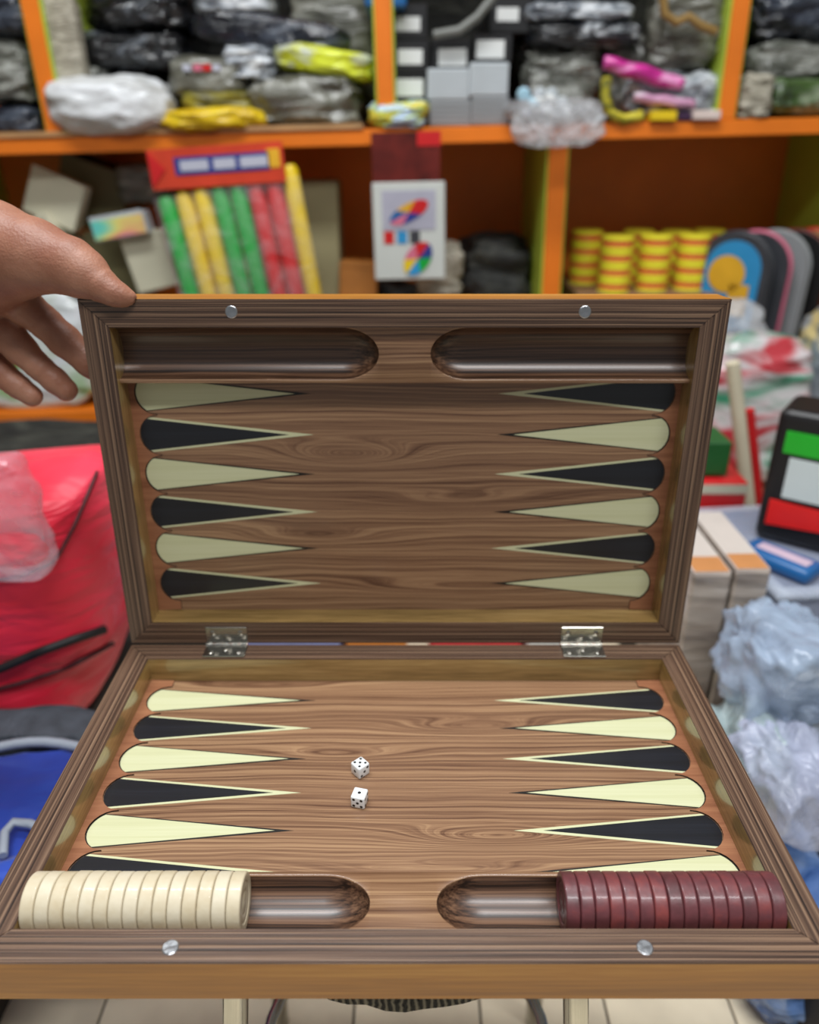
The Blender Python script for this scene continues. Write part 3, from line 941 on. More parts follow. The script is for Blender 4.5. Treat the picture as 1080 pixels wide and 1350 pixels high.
cs = box('card_strip', (0, 0, 0.005), (0.78, 0.10, 0.010), P_tan, None, loc=(at(235, 174, 1.243).x, 1.295, zs(at(235, 174, 1.243).x) + 0.0012), rot=(0, -math.atan(SLOPE), 0))
tag(cs, 'long tan strip of board lying along the upper shelf edge', 'board')
softpack('snack_packet', 'small yellow and pale blue packet at the foot of the second upright', 'packet', 484, 132, 566, 170, 1.235, 0.10, K_packet, 18, on=zs, crumple=0.3)

for i_, (a_, b_, lb) in enumerate(((70, 490, 'added dark backing for the shade at the shelf back behind the film packs'), (525, 945, 'added dark backing for the shade at the shelf back behind the labelled boxes'), (1000, 1150, 'added dark backing for the shade behind the green bundle'))):
    softpack('shade_backing', lb, 'backing', a_, -60, b_, 178, 1.575, 0.045, K_dark, 90 + i_, on=zs, power=0.25, crumple=0.3)  # dark backing added to stand for the shade between the goods
# ------------------------------------------------------------------ upper shelf, middle bay: labelled boxes
def label_box(x0, y0, x1, y1, Y, lab, lx0, ly0, lx1, ly1, on=None):
    t, w, h = hardbox('shoe_box', x0, y0, x1, y1, Y, 0.22, P_black, on)
    c, lw, lz, lh = rect(lx0, ly0, lx1, ly1, Y)
    box('paper_label', (c - t.location.x, -0.1106, lz + lh / 2 - t.location.z), (lw, 0.0016, lh), P_label, t)
    tag(t, lab, 'box', 'black boxes with white labels')
label_box(518, 97, 564, 176, 1.30, 'black labelled box lowest beside the orange upright', 523, 104, 558, 127, zs)
label_box(518, 52, 566, 97, 1.30, 'black labelled box second up beside the orange upright', 525, 65, 557, 85)
label_box(518, 4, 564, 52, 1.30, 'black labelled box topmost beside the orange upright', 522, 22, 554, 41)
label_box(568, 52, 622, 92, 1.31, 'black labelled box on the paler of the two light grey boxes', 578, 64, 615, 87)
label_box(624, 44, 676, 82, 1.31, 'black labelled box on the tall light grey box beside clear bags', 628, 53, 665, 77)
label_box(646, -4, 704, 44, 1.32, 'black labelled box topmost, next to the glossy black packages', 655, 10, 684, 28)
for r_, m_, lb, on_ in (((566, 132, 621, 172), P_mgrey, 'mid grey small box under the pale silver one', zs), ((621, 127, 671, 172), P_mgrey, 'mid grey small box standing beside the drooping clear bag', zs),
                        ((563, 90, 619, 132), P_lgrey, 'pale silver small box under a labelled black box', None), ((619, 82, 671, 127), P_lgrey, 'pale grey ribbed small box under the black box by clear bags', None)):
    t, w, h = hardbox('small_box', *r_, 1.27, 0.14, m_, on_)
    for q in range(5):
        box('rib', (0, -0.0706, h * (0.14 + 0.18 * q)), (w * 0.9, 0.0014, 0.004), m_, t)
    tag(t, lb, 'box', 'small grey boxes')
# strap across the boxes
pts = [at(572, 46, 1.285), at(606, 40, 1.28), at(630, 22, 1.28), at(652, -6, 1.285)]
tag(tube('grey_strap', pts, 0.009, plain('grey_strap', '#6f716c', 0.4, 0.2), None, 8), 'dull grey strap looped over the black boxes', 'strap')
cap = box('blue_tub', (0, 0, 0.02), (0.085, 0.2, 0.04), P_blue, None, bev=0.008, seg=3, loc=(at(508, 8, 1.24).x, 1.36, at(508, 8, 1.24).z))
tag(cap, 'blue plastic tub above the second orange upright', 'tub')
for i_, (r_, m_, lb) in enumerate((((694, 26, 856, 60), K_bwhite, 'flat black and silver package, lowest of the glossy stack'), ((690, -2, 846, 28), K_silver, 'flat silver grey package in the middle of the glossy stack'),
                       ((700, -34, 858, 0), K_bwhite, 'flat black package on top of the glossy stack'))):
    softpack('shirt_package', lb, 'package', *r_, 1.28, 0.2, m_, 30 + i_, crumple=0.2, freq=4, group='glossy flat packages')
softpack('clear_bag', 'upright pack of clear creased film under the glossy black stack', 'bag', 690, 58, 796, 174, 1.31, 0.16, K_grey, 34, on=zs, crumple=0.2, freq=3)
# drooping clear bag with small things inside
cx, w, zb, h = rect(668, 128, 798, 196, 1.19)
t = thing('toy_bag', 'clear plastic bag of pale blue and pink trinkets drooping over the shelf edge', 'bag', (cx, 1.19 + 0.06, zs(cx) + 0.001))
pillow('film', w, 0.15, h - (zs(cx) - zb), 35, F_clear, t, power=0.62, crumple=0.16)
pillow('film', w * 0.96, 0.05, (zs(cx) - zb) + 0.035, 36, F_clear, t, (0, -0.092, -(zs(cx) - zb)), power=0.7, crumple=0.2)
random.seed(11)
for q in range(12):
    mm = [P_lgrey, P_lgrey, P_pale, P_pink, plain('ice_blue', '#a9cfe0', 0.3), P_label][q % 6]
    s_ = 0.016
    lathe('trinket', [(0, -s_ * 0.5), (s_ * 0.7, -s_ * 0.4), (s_ * 0.9, 0), (s_ * 0.7, s_ * 0.4), (0, s_ * 0.5)], mm, t, 12,
          loc=(random.uniform(-0.33, 0.33) * w, random.uniform(-0.05, 0.0), 0.016 + random.uniform(0, 0.04)), rot=(random.uniform(0, 3), random.uniform(0, 3), 0))
# clear pack with magenta strips
softpack('clear_bag', 'large creased clear bag behind magenta wrapped strips', 'bag', 792, 44, 956, 166, 1.36, 0.14, K_grey, 37, on=zs, crumple=0.22, freq=3)
softpack('clear_bag', 'creased silver film bag slumped against the third upright', 'bag', 828, 92, 962, 168, 1.27, 0.08, K_silver, 38, on=zs, crumple=0.26, freq=3.4, power=0.6)
for i_, (a_, b_, r_, m_, lb) in enumerate((((796, 82), (900, 112), 0.016, K_magenta, 'magenta film-wrapped strip slanting across the clear bag'), ((836, 128), (916, 138), 0.011, K_pink, 'pale pink wrapped strip under the magenta one'))):
    p0, p1 = at(*a_, 1.262), at(*b_, 1.262)
    bm = bmesh.new()
    add_tube(bm, [p0.lerp(p1, i / 14) + Vector((0, 0, 0.0015 * math.sin(i * 1.1))) for i in range(15)], r_, 12, [r_ * (0.65 + 0.35 * math.sin(0.4 + i / 14 * 2.5)) for i in range(15)])
    tag(bm_obj('wrapped_strip', bm, m_, None, True), lb, 'package')
p = [at(800, 102, 1.25), at(798, 128, 1.245), at(804, 150, 1.245), at(822, 158, 1.245), at(846, 152, 1.25)]
tag(tube('yellow_hook', p, 0.011, crinkle('yellow_rubber', '#6d6a12', '#c9bb2a', '#d8cb48', 0.4, 20, 0.3), None, 10), 'curved yellow rubber tube lying beside the magenta strips', 'tube')
t, w, h = hardbox('small_box', 858, 146, 893, 166, 1.235, 0.04, P_yellow, zs); tag(t, 'small yellow-orange box at the shelf edge below the silver film', 'box')
t, w, h = hardbox('small_box', 914, 145, 951, 164, 1.235, 0.04, plain('pale_pink_card', '#d8c6bf', 0.5), zs); tag(t, 'small pale pinkish box beside the third upright', 'box')
t, w, h = hardbox('small_box', 894, 148, 913, 165, 1.245, 0.03, plain('purple_card', '#3a2140', 0.5), zs); tag(t, 'small dark purple box between the yellow and pinkish ones', 'box')
p = [at(874, -6, 1.265), at(876, 18, 1.265), at(892, 30, 1.262), at(908, 22, 1.262), at(924, 34, 1.262), at(944, 42, 1.265)]
tag(tube('tan_strap', p, 0.009, plain('tan_leather', '#8a6d3a', 0.5, 0.2), None, 8), 'tan looped strap hanging beside the glossy package stack', 'strap')
softpack('clear_bag', 'dull creased bag behind the tan strap', 'bag', 858, -30, 958, 92, 1.29, 0.07, K_olive, 39, crumple=0.24, freq=3)
# last bay
softpack('clothes_bag', 'dark grey film pack, topmost right of the third upright', 'bag', 992, -30, 1130, 52, 1.28, 0.2, K_navy, 40, crumple=0.22, freq=3.4)
softpack('clothes_bag', 'grey creased film pack in the middle right of the third upright', 'bag', 988, 50, 1130, 108, 1.28, 0.2, K_grey, 41, crumple=0.24, freq=3.4)
softpack('clothes_bag', 'green bundle under clear film on the upper shelf', 'bag', 1006, 100, 1130, 160, 1.255, 0.2, K_greenp, 42, on=zs, crumple=0.2)
softpack('clothes_bag', 'beige paper bag corner at the foot of the third upright', 'bag', 978, 96, 1022, 162, 1.245, 0.06, K_mesh, 43, on=zs, crumple=0.24)

# ------------------------------------------------------------------ lower shelf, left bay
def card_box(label, x0, y0, x1, y1, Y, depth, m, ry, rz=0.0, name='card_box'):
    cx, w, zb, h = rect(x0, y0, x1, y1, Y)
    t = thing(name, label, 'box', (cx, Y + depth / 2, zb), (0, ry, rz))
    box('carton', (0, 0, h / 2), (w, depth, h), m, t, bev=0.003)
    box('flap', (0, -depth / 2 - 0.0008, h * 0.985), (w * 0.96, 0.0016, 0.012), m, t)
    return t
softpack('goods_sack', 'black cloth sack filling the shelf under cream boxes', 'sack', -60, 392, 200, 560, 1.33, 0.2, K_dark, 50, on=zl, power=0.35)
card_box('cream box tipped over above the hand', 22, 228, 92, 292, 1.32, 0.05, P_cream, 0.42)
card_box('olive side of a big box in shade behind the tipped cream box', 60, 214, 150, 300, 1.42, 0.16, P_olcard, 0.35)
card_box('long pale box slanting down behind the thumb', 104, 270, 134, 404, 1.30, 0.10, P_cream, -0.52)
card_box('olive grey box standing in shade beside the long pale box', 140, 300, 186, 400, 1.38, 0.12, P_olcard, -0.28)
card_box('cream box with faint print beside the green foam stick', 176, 308, 232, 382, 1.31, 0.05, P_cream, -0.22)
hb = card_box('small iridescent box with rainbow sheen on its front', 122, 284, 196, 314, 1.285, 0.05, P_lgrey, -0.16, name='rainbow_box')
m, nt, b = new_mat('rainbow_foil')
tc = N(nt, 'ShaderNodeTexCoord'); wv = N(nt, 'ShaderNodeTexNoise', inp={'Scale': 9.0, 'Detail': 1})
mp = N(nt, 'ShaderNodeMapping'); mp.inputs['Scale'].default_value = (0.7, 1, 2.2); mp.inputs['Rotation'].default_value = (0, 0.5, 0)
nt.links.new(tc.outputs['Object'], mp.inputs[0]); nt.links.new(mp.outputs[0], wv.inputs['Vector'])
rr = ramp(nt, [(0.30, '#4fb3cf'), (0.42, '#6fd0b8'), (0.52, '#e0d878'), (0.60, '#e8967c'), (0.72, '#c77fc0')]); nt.links.new(wv.outputs[0], rr.inputs[0])
nt.links.new(rr.outputs[0], b.inputs['Base Color']); setp(b, rough=0.3)
cx, w, zb, h = rect(122, 284, 196, 314, 1.285)
box('foil_print', (0, -0.0265, h / 2), (w * 0.94, 0.002, h * 0.84), m, hb)
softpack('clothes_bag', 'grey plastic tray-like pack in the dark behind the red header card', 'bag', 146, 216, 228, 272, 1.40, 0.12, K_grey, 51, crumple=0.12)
tb = card_box('tall olive-beige box standing beside the foam sticks', 384, 238, 450, 546, 1.36, 0.12, P_beige, 0.0)
softpack('goods_bag', 'white and green film pack on the lower shelf behind the fingers', 'bag', -60, 380, 116, 545, 1.262, 0.06, crinkle('white_green_film', '#7fae5a', '#c9d2c8', '#dfe3ea', 0.3, 7, 0.5, (0.36, 0.44, 0.6)), 52, on=zl, crumple=0.14)
card_box('small brown box low beside the tall beige box', 446, 348, 496, 400, 1.33, 0.08, P_brown, 0.05)
for i_, (r_, lb) in enumerate((((448, 384, 604, 545), 'dark bag heaped under the hanging toy pack'), ((608, 318, 700, 545), 'dark crumpled bag heaped against the green divider'))):
    softpack('goods_sack', lb, 'sack', *r_, 1.36, 0.2, K_dark, 53 + i_, on=zl, crumple=0.25, freq=3)
softpack('clothes_bag', 'pale olive crumpled paper behind the hanging toy pack', 'bag', 548, 322, 612, 392, 1.30, 0.06, K_mesh, 56, crumple=0.3)
# foam stick pack
lean = math.radians(8.5)
FY = 1.229
fx = at(352, 470, FY)
t = thing('foam_stick_pack', 'pack of green, yellow and red foam sticks under a red header card', 'toy', (fx.x, FY, fx.z), (0, -lean, 0))
Lt = (at(262, 240, FY).z - fx.z) / math.cos(lean) - 0.006
cols = [P_green, P_yellow, P_yellow, P_green, P_green, P_red, P_red, P_yellow]
for q, mm in enumerate(cols):
    xx = (q - 3.5) * 0.0395
    lathe('foam_stick', [(0, 0), (0.016, 0), (0.0185, 0.004), (0.0185, Lt - 0.012 + q * 0.003), (0.013, Lt - 0.002 + q * 0.003), (0, Lt + q * 0.003)], mm, t, 16, loc=(xx, 0.0, 0))
hc = box('header_card', (0, 0, 0), (0.285, 0.004, 0.078), plain('red_header', '#cc4026', 0.4, 0.15, 14), t, loc=(-0.008, -0.022, Lt + 0.040), rot=(0, math.radians(5), 0))
box('title_panel', (0.012, -0.003, 0.004), (0.20, 0.002, 0.034), P_navy, hc)
for xx, ww in ((-0.052, 0.060), (0.012, 0.046), (0.074, 0.058)):
    box('title_word', (xx + 0.006, -0.0045, 0.004), (ww, 0.0014, 0.020), P_pale, hc)
box('logo_patch', (0.122, -0.003, 0.008), (0.026, 0.002, 0.036), P_gold, hc)
prism('red_arrow', [(-0.140, -0.034), (-0.108, 0.0), (-0.140, 0.034)], 0, 0.002, P_red, hc, loc=(0, -0.003, 0), rot=(math.pi / 2, 0, 0))
box('film_sleeve', (0, -0.021, Lt * 0.5), (0.32, 0.0012, Lt * 0.98), film('sleeve_film', '#e6e8ea', -0.12, 0.1, 16, 0.8), t)
# hanging toy pack
cx, w, zb, h = rect(494, 240, 588, 368, 1.225)
t = thing('toy_pack', 'hanging white toy card with colourful pictures and dark red top', 'toy', (cx, 1.228, zb), (0, math.radians(-1.2), 0))
box('card', (0, 0, h / 2), (w, 0.012, h), plain('white_print_card', '#c6cbc6', 0.4, 0.05), t, bev=0.002)
c2, w2, zb2, h2 = rect(494, 176, 584, 242, 1.225)
hd = box('header', (-0.004, 0.0, h + h2 / 2), (w2, 0.008, h2), P_dred, t)
box('red_corner', (0.045, -0.005, 0.035), (0.05, 0.002, 0.028), P_red, hd, loc=(-0.004 + 0.004, 0, h + h2 / 2))
box('picture_panel', (0, -0.0068, h * 0.72), (w * 0.74, 0.0016, h * 0.40), plain('lilac_print', '#a9a9b8', 0.4), t)
def wheel(cx_, cz_, ra, rb, ang, cols_):
    n = len(cols_)
    for q, mm in enumerate(cols_):
        a0, a1 = 2 * math.pi * q / n, 2 * math.pi * (q + 1) / n
        pts = [(0, 0)] + [(ra * math.cos(a0 + (a1 - a0) * i / 8), rb * math.sin(a0 + (a1 - a0) * i / 8)) for i in range(9)]
        pts = [(x * math.cos(ang) - y * math.sin(ang), x * math.sin(ang) + y * math.cos(ang)) for x, y in pts]
        prism('picture_segment', pts, 0, 0.0014, mm, t, loc=(cx_, -0.0076, cz_), rot=(math.pi / 2, 0, 0))
wheel(0.0, h * 0.70, 0.046, 0.018, 0.45, [P_red, P_gold, P_blue, P_pink, P_navy, P_red])
wheel(0.018, h * 0.22, 0.040, 0.026, 0.9, [P_red, P_pink, P_yellow, P_sky, P_green, P_navy])
for xx, mm in ((-0.045, P_red), (-0.016, P_sky), (0.012, P_dgrey)):
    box('print_block', (xx, -0.0068, h * 0.445), (0.022, 0.0016, 0.026), mm, t)

# ------------------------------------------------------------------ lower shelf, right bay
disc_y = plain('yellow_disc', '#ece23a', 0.4, 0.15)
disc_r = plain('red_band', '#e0503c', 0.4, 0.1)
pl, w, h = hardbox('stock_carton', 752, 386, 934, 560, 1.28, 0.24, P_carton, zl)
tag(pl, 'brown carton carrying the yellow disc stacks on the lower shelf', 'box')
ctop = pl.location.z + h * 0.985
proto = None
stacks = [((772, 1.43), 4), ((812, 1.31), 4), ((862, 1.33), 4), ((912, 1.34), 4), ((888, 1.425), 4), ((838, 1.44), 4), ((930, 1.45), 4)]
for si, ((px, Y), n) in enumerate(stacks):
    x = at(px, 345, Y).x
    for k in range(n):
        if proto is None:
            t = proto = bpy.data.objects.new('toy_disc', None); link(t)
            lathe('rim', [(0, 0), (0.034, 0), (0.037, 0.002), (0.037, 0.009), (0.0345, 0.0105), (0, 0.0105)], disc_y, t, 22)
            lathe('band', [(0.0345, 0.0105), (0.0362, 0.0112), (0.0362, 0.0203), (0.0345, 0.021)], disc_r, t, 22)
            lathe('cap', [(0.0345, 0.021), (0.037, 0.0225), (0.037, 0.0295), (0.034, 0.0315), (0, 0.0315)], disc_y, t, 22)
        else:
            t = copy_tree(proto)
        t.location = (x, Y, ctop + 0.0005 + k * 0.0318)
        w_ = 'topmost of its stack' if k == n - 1 else ('lowest of its stack on the carton' if k == 0 else ('second' if k == 1 else 'third') + ' up in its stack on the carton')
        tag(t, 'round yellow toy disc with red band, ' + w_, 'toy', 'yellow discs in stacks')
# row of rounded boards standing on the lower shelf
def arch(w, h, n=14):
    r = w / 2
    return [(-r, 0), (r, 0), (r, h - r)] + [(r * math.cos(math.pi * i / n), h - r + r * math.sin(math.pi * i / n)) for i in range(1, n)] + [(-r, h - r)]
bc = [('sky blue picture board with a golden figure, first of the row', P_dgrey), ('dark grey rounded board with pink edge next to the picture board', P_dgrey), ('grey rounded board third in the row', P_mgrey),
      ('black rounded board fourth in the row', P_black), ('pale tan rounded board with red edge', P_tan), ('grey-brown rounded board behind the tan one', P_mgrey), ('red-edged grey rounded board near the green side', P_dgrey),
      ('dark rounded board last of the row by the green side', P_black)]
for i_, (lb, mm) in enumerate(bc):
    px, Y = 974 + i_ * 25, 1.285 + i_ * 0.020
    c = at(px, 302, Y)
    hgt = at(px, 308 - i_ * 1, Y).z - zl(c.x)
    t = thing('paddle_board', lb, 'board', (c.x, Y, zl(c.x) + 0.002), (0, 0.02, math.radians(-38)), 'rounded boards standing in a row')
    prism('face', arch(0.16, hgt), 0, 0.012, mm, t, rot=(math.pi / 2, 0, 0))
    em = [P_dgrey, P_pink, P_mgrey, P_dred, P_red, P_mgrey, P_red, P_black][i_]
    o_ = arch(0.162, hgt + 0.001)
    tube('edge_band', [(x, 0.002, z) for x, z in o_[1:]], 0.006, em, t, 6)
    if i_ == 0:
        prism('picture', arch(0.125, 0.22), 0, 0.0015, P_sky, t, loc=(0, -0.0118, hgt - 0.235), rot=(math.pi / 2, 0, 0))
        bm = bmesh.new()
        add_lathe(bm, [(0, 0), (0.042, 0), (0.042, 0.002), (0, 0.002)], 18, Matrix.Translation((-0.012, 0, hgt - 0.09)) @ Matrix.Rotation(math.pi / 2, 4, 'X'))
        add_box(bm, (0.022, -0.001, hgt - 0.145), (0.045, 0.002, 0.07))
        bm_obj('picture_figure', bm, P_gold, t, loc=(0, -0.0134, 0))

# ------------------------------------------------------------------ heap on the right, in front of the shelf
rc = box('stock_carton', (0, 0, 0.14), (0.62, 0.42, 0.28), P_carton, None, bev=0.004, loc=(0.80, 0.98, 0)); tag(rc, 'brown carton on the floor carrying the red printed bag', 'box')
rz_ = 0.281
softpack('clear_bag', 'clear bag with a tan wooden piece inside, beside the picture board', 'bag', 902, 402, 1024, 476, 1.08, 0.10, F_milky, 60, on=lambda x: 0.2805, power=0.5, crumple=0.15)
tp = prism('wooden_bat', [(-0.09, 0), (0.10, 0), (0.08, 0.035), (-0.08, 0.045)], 0, 0.02, P_tan, None, loc=(at(936, 466, 1.10).x, 1.13, at(936, 466, 1.10).z), rot=(math.pi / 2, 0, 0))
tag(tp, 'tan flat wooden piece showing through the clear bag', 'wood')
softpack('printed_bag', 'red, white and green printed bag leaning on the brown carton', 'bag', 930, 448, 1066, 690, 0.90, 0.12,
         crinkle('red_white_green_film', '#c23a44', '#d9d3d4', '#3e9a76', 0.3, 6.0, 0.5, (0.42, 0.5, 0.60)), 61, on=lambda x: 0.2805, crumple=0.14, freq=2.4)
softpack('printed_bag', 'grey bag printed with yellow shapes behind the black striped box', 'bag', 1062, 408, 1170, 640, 0.94, 0.12,
         crinkle('grey_yellow_film', '#7f8890', '#8f979e', '#dcc98e', 0.3, 7.0, 0.5, (0.42, 0.54, 0.60)), 62, on=lambda x: 0.2805, crumple=0.14)
p0, p1 = at(966, 478, 0.752), at(990, 690, 0.748)
wl = tube('wooden_stick', [p0, p0.lerp(p1, 0.5), p1, p1 + (p1 - p0) * 0.25], 0.0125, P_wood, None, 12); tag(wl, 'pale wooden stick leaning before the red printed bag', 'stick')
p0, p1 = at(988, 540, 0.754), at(1004, 690, 0.752)
wl = tube('black_red_stick', [p0, p0.lerp(p1, 0.3), p0.lerp(p1, 0.31), p1], 0.009, P_red, None, 10); tag(wl, 'thin red stick beside the pale wooden one', 'stick')
t, w, h = hardbox('red_box', 905, 634, 976, 760, 0.60, 0.12, P_red, lambda x: 0.0); tag(t, 'red box at the foot of the pale wooden stick', 'box')
box('band', (0, -0.0605, h * 0.965), (w, 0.0014, 0.016), P_cream, t)
t, w, h = hardbox('green_box', 905, 590, 962, 634, 0.62, 0.08, plain('dark_green_card', '#1d5a26', 0.5)); tag(t, 'dark green box in shade above the red box', 'box')
t.location.z = at(940, 634, 0.60).z + 0.0005
cr = box('floor_crate', (0, 0, 0.10), (0.66, 0.62, 0.20), P_crate, None, bev=0.005, loc=(0.76, 0.42, 0)); tag(cr, 'dark crate on the floor under the wrapped cartons and clear box', 'crate')
# clear storage box with the blue case on it
cx = 0.62
t = thing('clear_case', 'bluish clear plastic box under the blue oblong case', 'box', (0.632, 0.458, 0.2005), (0, 0, math.radians(6)))
zt_ = at(1030, 748, 0.38).z
box('body', (0, 0, (zt_ - 0.2) / 2), (0.28, 0.26, zt_ - 0.202), film('clear_case_plastic', '#c6cfe6', 0.62, 0.15, 8, 0.3), t, bev=0.01, seg=3)
box('lid', (0, 0, zt_ - 0.2 - 0.006), (0.30, 0.28, 0.010), film('clear_lid_plastic', '#d3dbe8', 0.5, 0.12, 8, 0.3), t, bev=0.004, seg=2)
c = at(1027, 745, 0.38)
t = thing('blue_case', 'blue oblong case with a pale label lying on the clear box', 'case', (c.x, 0.38, zt_ + 0.0005), (0, 0, math.radians(-52)))
bm = bmesh.new(); add_box(bm, (0, 0, 0.011), (0.105, 0.050, 0.022), 0.009, 4)
o = bm_obj('shell', bm, P_blue, t, True); auto(o, 50)
box('paper_label', (0.004, 0, 0.0225), (0.075, 0.020, 0.0015), plain('pink_white_label', '#c9b3c4', 0.5), t, bev=0.0004)
# black striped box, tipped
r_ = at(992, 708, 0.5) - CAM
c = CAM + r_ * ((zt_ + 0.0008 - CAM.z) / r_.z)
t = thing('striped_box', 'black box with green band, white label and red wedge, turned cornerwise', 'box', (c.x, c.y, c.z), (0, 0, math.radians(-36)))
t.scale = (1.1, 1.0, 0.95)
box('carton', (0.15, 0.05, 0.108), (0.30, 0.10, 0.216), P_black, t, bev=0.012, seg=3)
box('green_band', (0.155, -0.0015, 0.168), (0.28, 0.003, 0.034), plain('bright_green_print', '#1fae2a', 0.35), t)
box('white_label', (0.160, -0.0015, 0.112), (0.27, 0.003, 0.064), plain('pale_paper', '#cfdad9', 0.5, 0.04), t)
for q in range(3):
    box('red_mark', (0.10 + q * 0.035, -0.0035, 0.120 - 0.004 * q), (0.022, 0.0012, 0.010), P_pink, t)
    box('blue_mark', (0.085 + q * 0.03, -0.0035, 0.098), (0.014, 0.0012, 0.006), P_pale, t)
prism('red_wedge', [(0.012, 0.030), (0.26, 0.052), (0.26, 0.066), (0.012, 0.072)], 0, 0.003, plain('bright_red_print', '#e5231f', 0.35), t, loc=(0, 0.0, 0), rot=(math.pi / 2, 0, 0))
# two tall wrapped cartons
M_wrap = crinkle('wrapped_carton', '#8d8178', '#a99c90', '#c2b8ae', 0.3, 7, 0.35, coat=0.6)
for i_, (x0, y0, x1, dx) in enumerate(((896, 757, 947, 0), (950, 753, 996, 1))):
    Yf = 0.30
    cx, w, zb, h = rect(x0, y0, x1, 940, Yf)
    t = thing('tall_carton', ['tall film-wrapped carton with orange top band, beside the board', 'tall film-wrapped carton with orange top band, beside the bluish bags'][i_], 'box', (cx, Yf + 0.09, 0.2008), (0, 0, math.radians(1)), 'wrapped tall cartons')
    hh_ = zb + h - 0.2008
    box('carton', (0, 0, hh_ / 2), (w * 0.98, 0.18, hh_), M_wrap, t, bev=0.003)
    box('orange_band', (0, -0.066, hh_ + 0.0016), (w * 0.86, 0.040, 0.0014), plain('faded_orange', '#c98a55', 0.45, 0.12), t)
    box('top_sheet', (0, 0, hh_ + 0.0006), (w * 0.94, 0.174, 0.0014), plain('pale_top', '#cfc5bd', 0.4, 0.06), t)
# bluish plastic bags down to the floor
softpack('plastic_bag', 'big crumpled bluish clear bag slumped beside the wrapped cartons', 'bag', 990, 800, 1150, 990, 0.12, 0.16, F_blue, 70, deep=True, power=0.7, crumple=0.32, freq=1.3, fold=(1.6, 1.0, 0.6))
softpack('plastic_bag', 'grey-green tinted clear bag wedged under the big bluish one', 'bag', 950, 930, 1080, 1120, 0.06, 0.14, film('greenish_film', '#b0c2c4', 0.6, 0.22, 12, 1.0), 71, deep=True, power=0.7, crumple=0.32, freq=1.3, fold=(1.6, 1.0, 0.6))
softpack('plastic_bag', 'pale creased clear bag above the bright blue one', 'bag', 1020, 960, 1160, 1130, 0.0, 0.14, film('lavender_film', '#c4cbe4', 0.6, 0.22, 12, 0.8), 72, deep=True, power=0.7, crumple=0.32, freq=1.3, fold=(1.6, 1.0, 0.6))
softpack('plastic_bag', 'bright blue film bag at the bottom of the clear bag heap', 'bag', 1036, 1090, 1180, 1300, -0.04, 0.2, crinkle('blue_film', '#3c63a8', '#6f93cf', '#c3d2ea', 0.25, 9, 0.8), 73, on=lambda x: 0.0, deep=True, power=0.6, crumple=0.25)
softpack('plastic_bag', 'slate coloured film bag filling the heap behind the clear bags', 'bag', 985, 860, 1180, 1240, 0.17, 0.08, crinkle('slate_film', '#5d6a78', '#8796a8', '#b4c0cf', 0.3, 8, 0.8), 74, deep=True, power=0.5, crumple=0.2)
lo_ = box('floor_crate', (0, 0, 0.06), (0.5, 0.22, 0.12), P_crate, None, bev=0.005, loc=(0.70, 0.0, 0)); tag(lo_, 'low dark crate on the floor under the clear bag heap', 'crate')

# ------------------------------------------------------------------ red bag and blue bags on the left
def cloth(name, a, b_, c_, rough=0.7):
    m, nt, b = new_mat(name)
    tc = N(nt, 'ShaderNodeTexCoord')
    n1 = N(nt, 'ShaderNodeTexNoise', inp={'Scale': 6, 'Detail': 3}); nt.links.new(tc.outputs['Object'], n1.inputs['Vector'])
    r = ramp(nt, [(0.35, a), (0.5, b_), (0.7, c_)]); nt.links.new(n1.outputs[0], r.inputs[0]); nt.links.new(r.outputs[0], b.inputs['Base Color'])
    w = N(nt, 'ShaderNodeTexNoise', inp={'Scale': 11, 'Detail': 3, 'Distortion': 0.8})
    mp = N(nt, 'ShaderNodeMapping'); mp.inputs['Scale'].default_value = (0.6, 1, 2.4); mp.inputs['Rotation'].default_value = (0, 0.25, 0)
    nt.links.new(tc.outputs['Object'], mp.inputs[0]); nt.links.new(mp.outputs[0], w.inputs['Vector'])
    bump(nt, b, w.outputs[0], 0.45, 0.03); setp(b, rough=rough, sheen=0.2)
    return m
M_redcloth = cloth('red_nylon', '#dc1630', '#ee2040', '#f43a56', 0.5)
M_bluecloth = cloth('blue_nylon', '#142f8a', '#1c3fa6', '#2c55bd', 0.5)
M_greymesh = plain('grey_mesh_cloth', '#3c4048', 0.8, 0.3, 40, 0.4, 120)
# red duffel: rounded body, its top sloping to the right end
Yr = 0.16
t = thing('red_bag', 'large red fabric bag with black zipper and dark piping', 'bag', (0, 0, 0))
def redpt(px, py, Y): return at(px, py, Y)
outline_top = [(-190, 640), (-120, 628), (-60, 618), (0, 612), (60, 607), (110, 603), (140, 612), (158, 660), (172, 740), (176, 800), (150, 880), (124, 925), (80, 942), (30, 955), (-20, 964), (-120, 960), (-190, 930)]
cpt = (-10, 790)
rings = []
nr = 16
verts, faces = [], []
for k in range(nr + 1):
    a = math.pi * k / nr                 # front pole to back pole
    rad = max(0.02, math.sin(a) ** 0.42)
    Yk = Yr + 0.13 - 0.13 * math.cos(a)
    for (px, py) in outline_top:
        pass
    m_ = len(outline_top)
    for i in range(m_ * 4):
        u = i / 4; i0 = int(u) % m_; i1 = (i0 + 1) % m_; f_ = u - int(u)
        px = outline_top[i0][0] * (1 - f_) + outline_top[i1][0] * f_; py = outline_top[i0][1] * (1 - f_) + outline_top[i1][1] * f_
        q = at(cpt[0] + (px - cpt[0]) * rad, cpt[1] + (py - cpt[1]) * rad, Yr + 0.12)
        q.y = Yk
        nz_ = noise.noise(Vector((q.x * 9, q.y * 9, q.z * 26)))
        q.y -= 0.018 * nz_ * math.sin(a) if k < nr / 2 else 0
        q.y -= 0.012 * math.sin(q.z * 70 + q.x * 16) * math.sin(a) * (1 if k < nr / 2 else 0) * (1 if py > 740 else 0.2)
        verts.append(q)
nn = len(outline_top) * 4
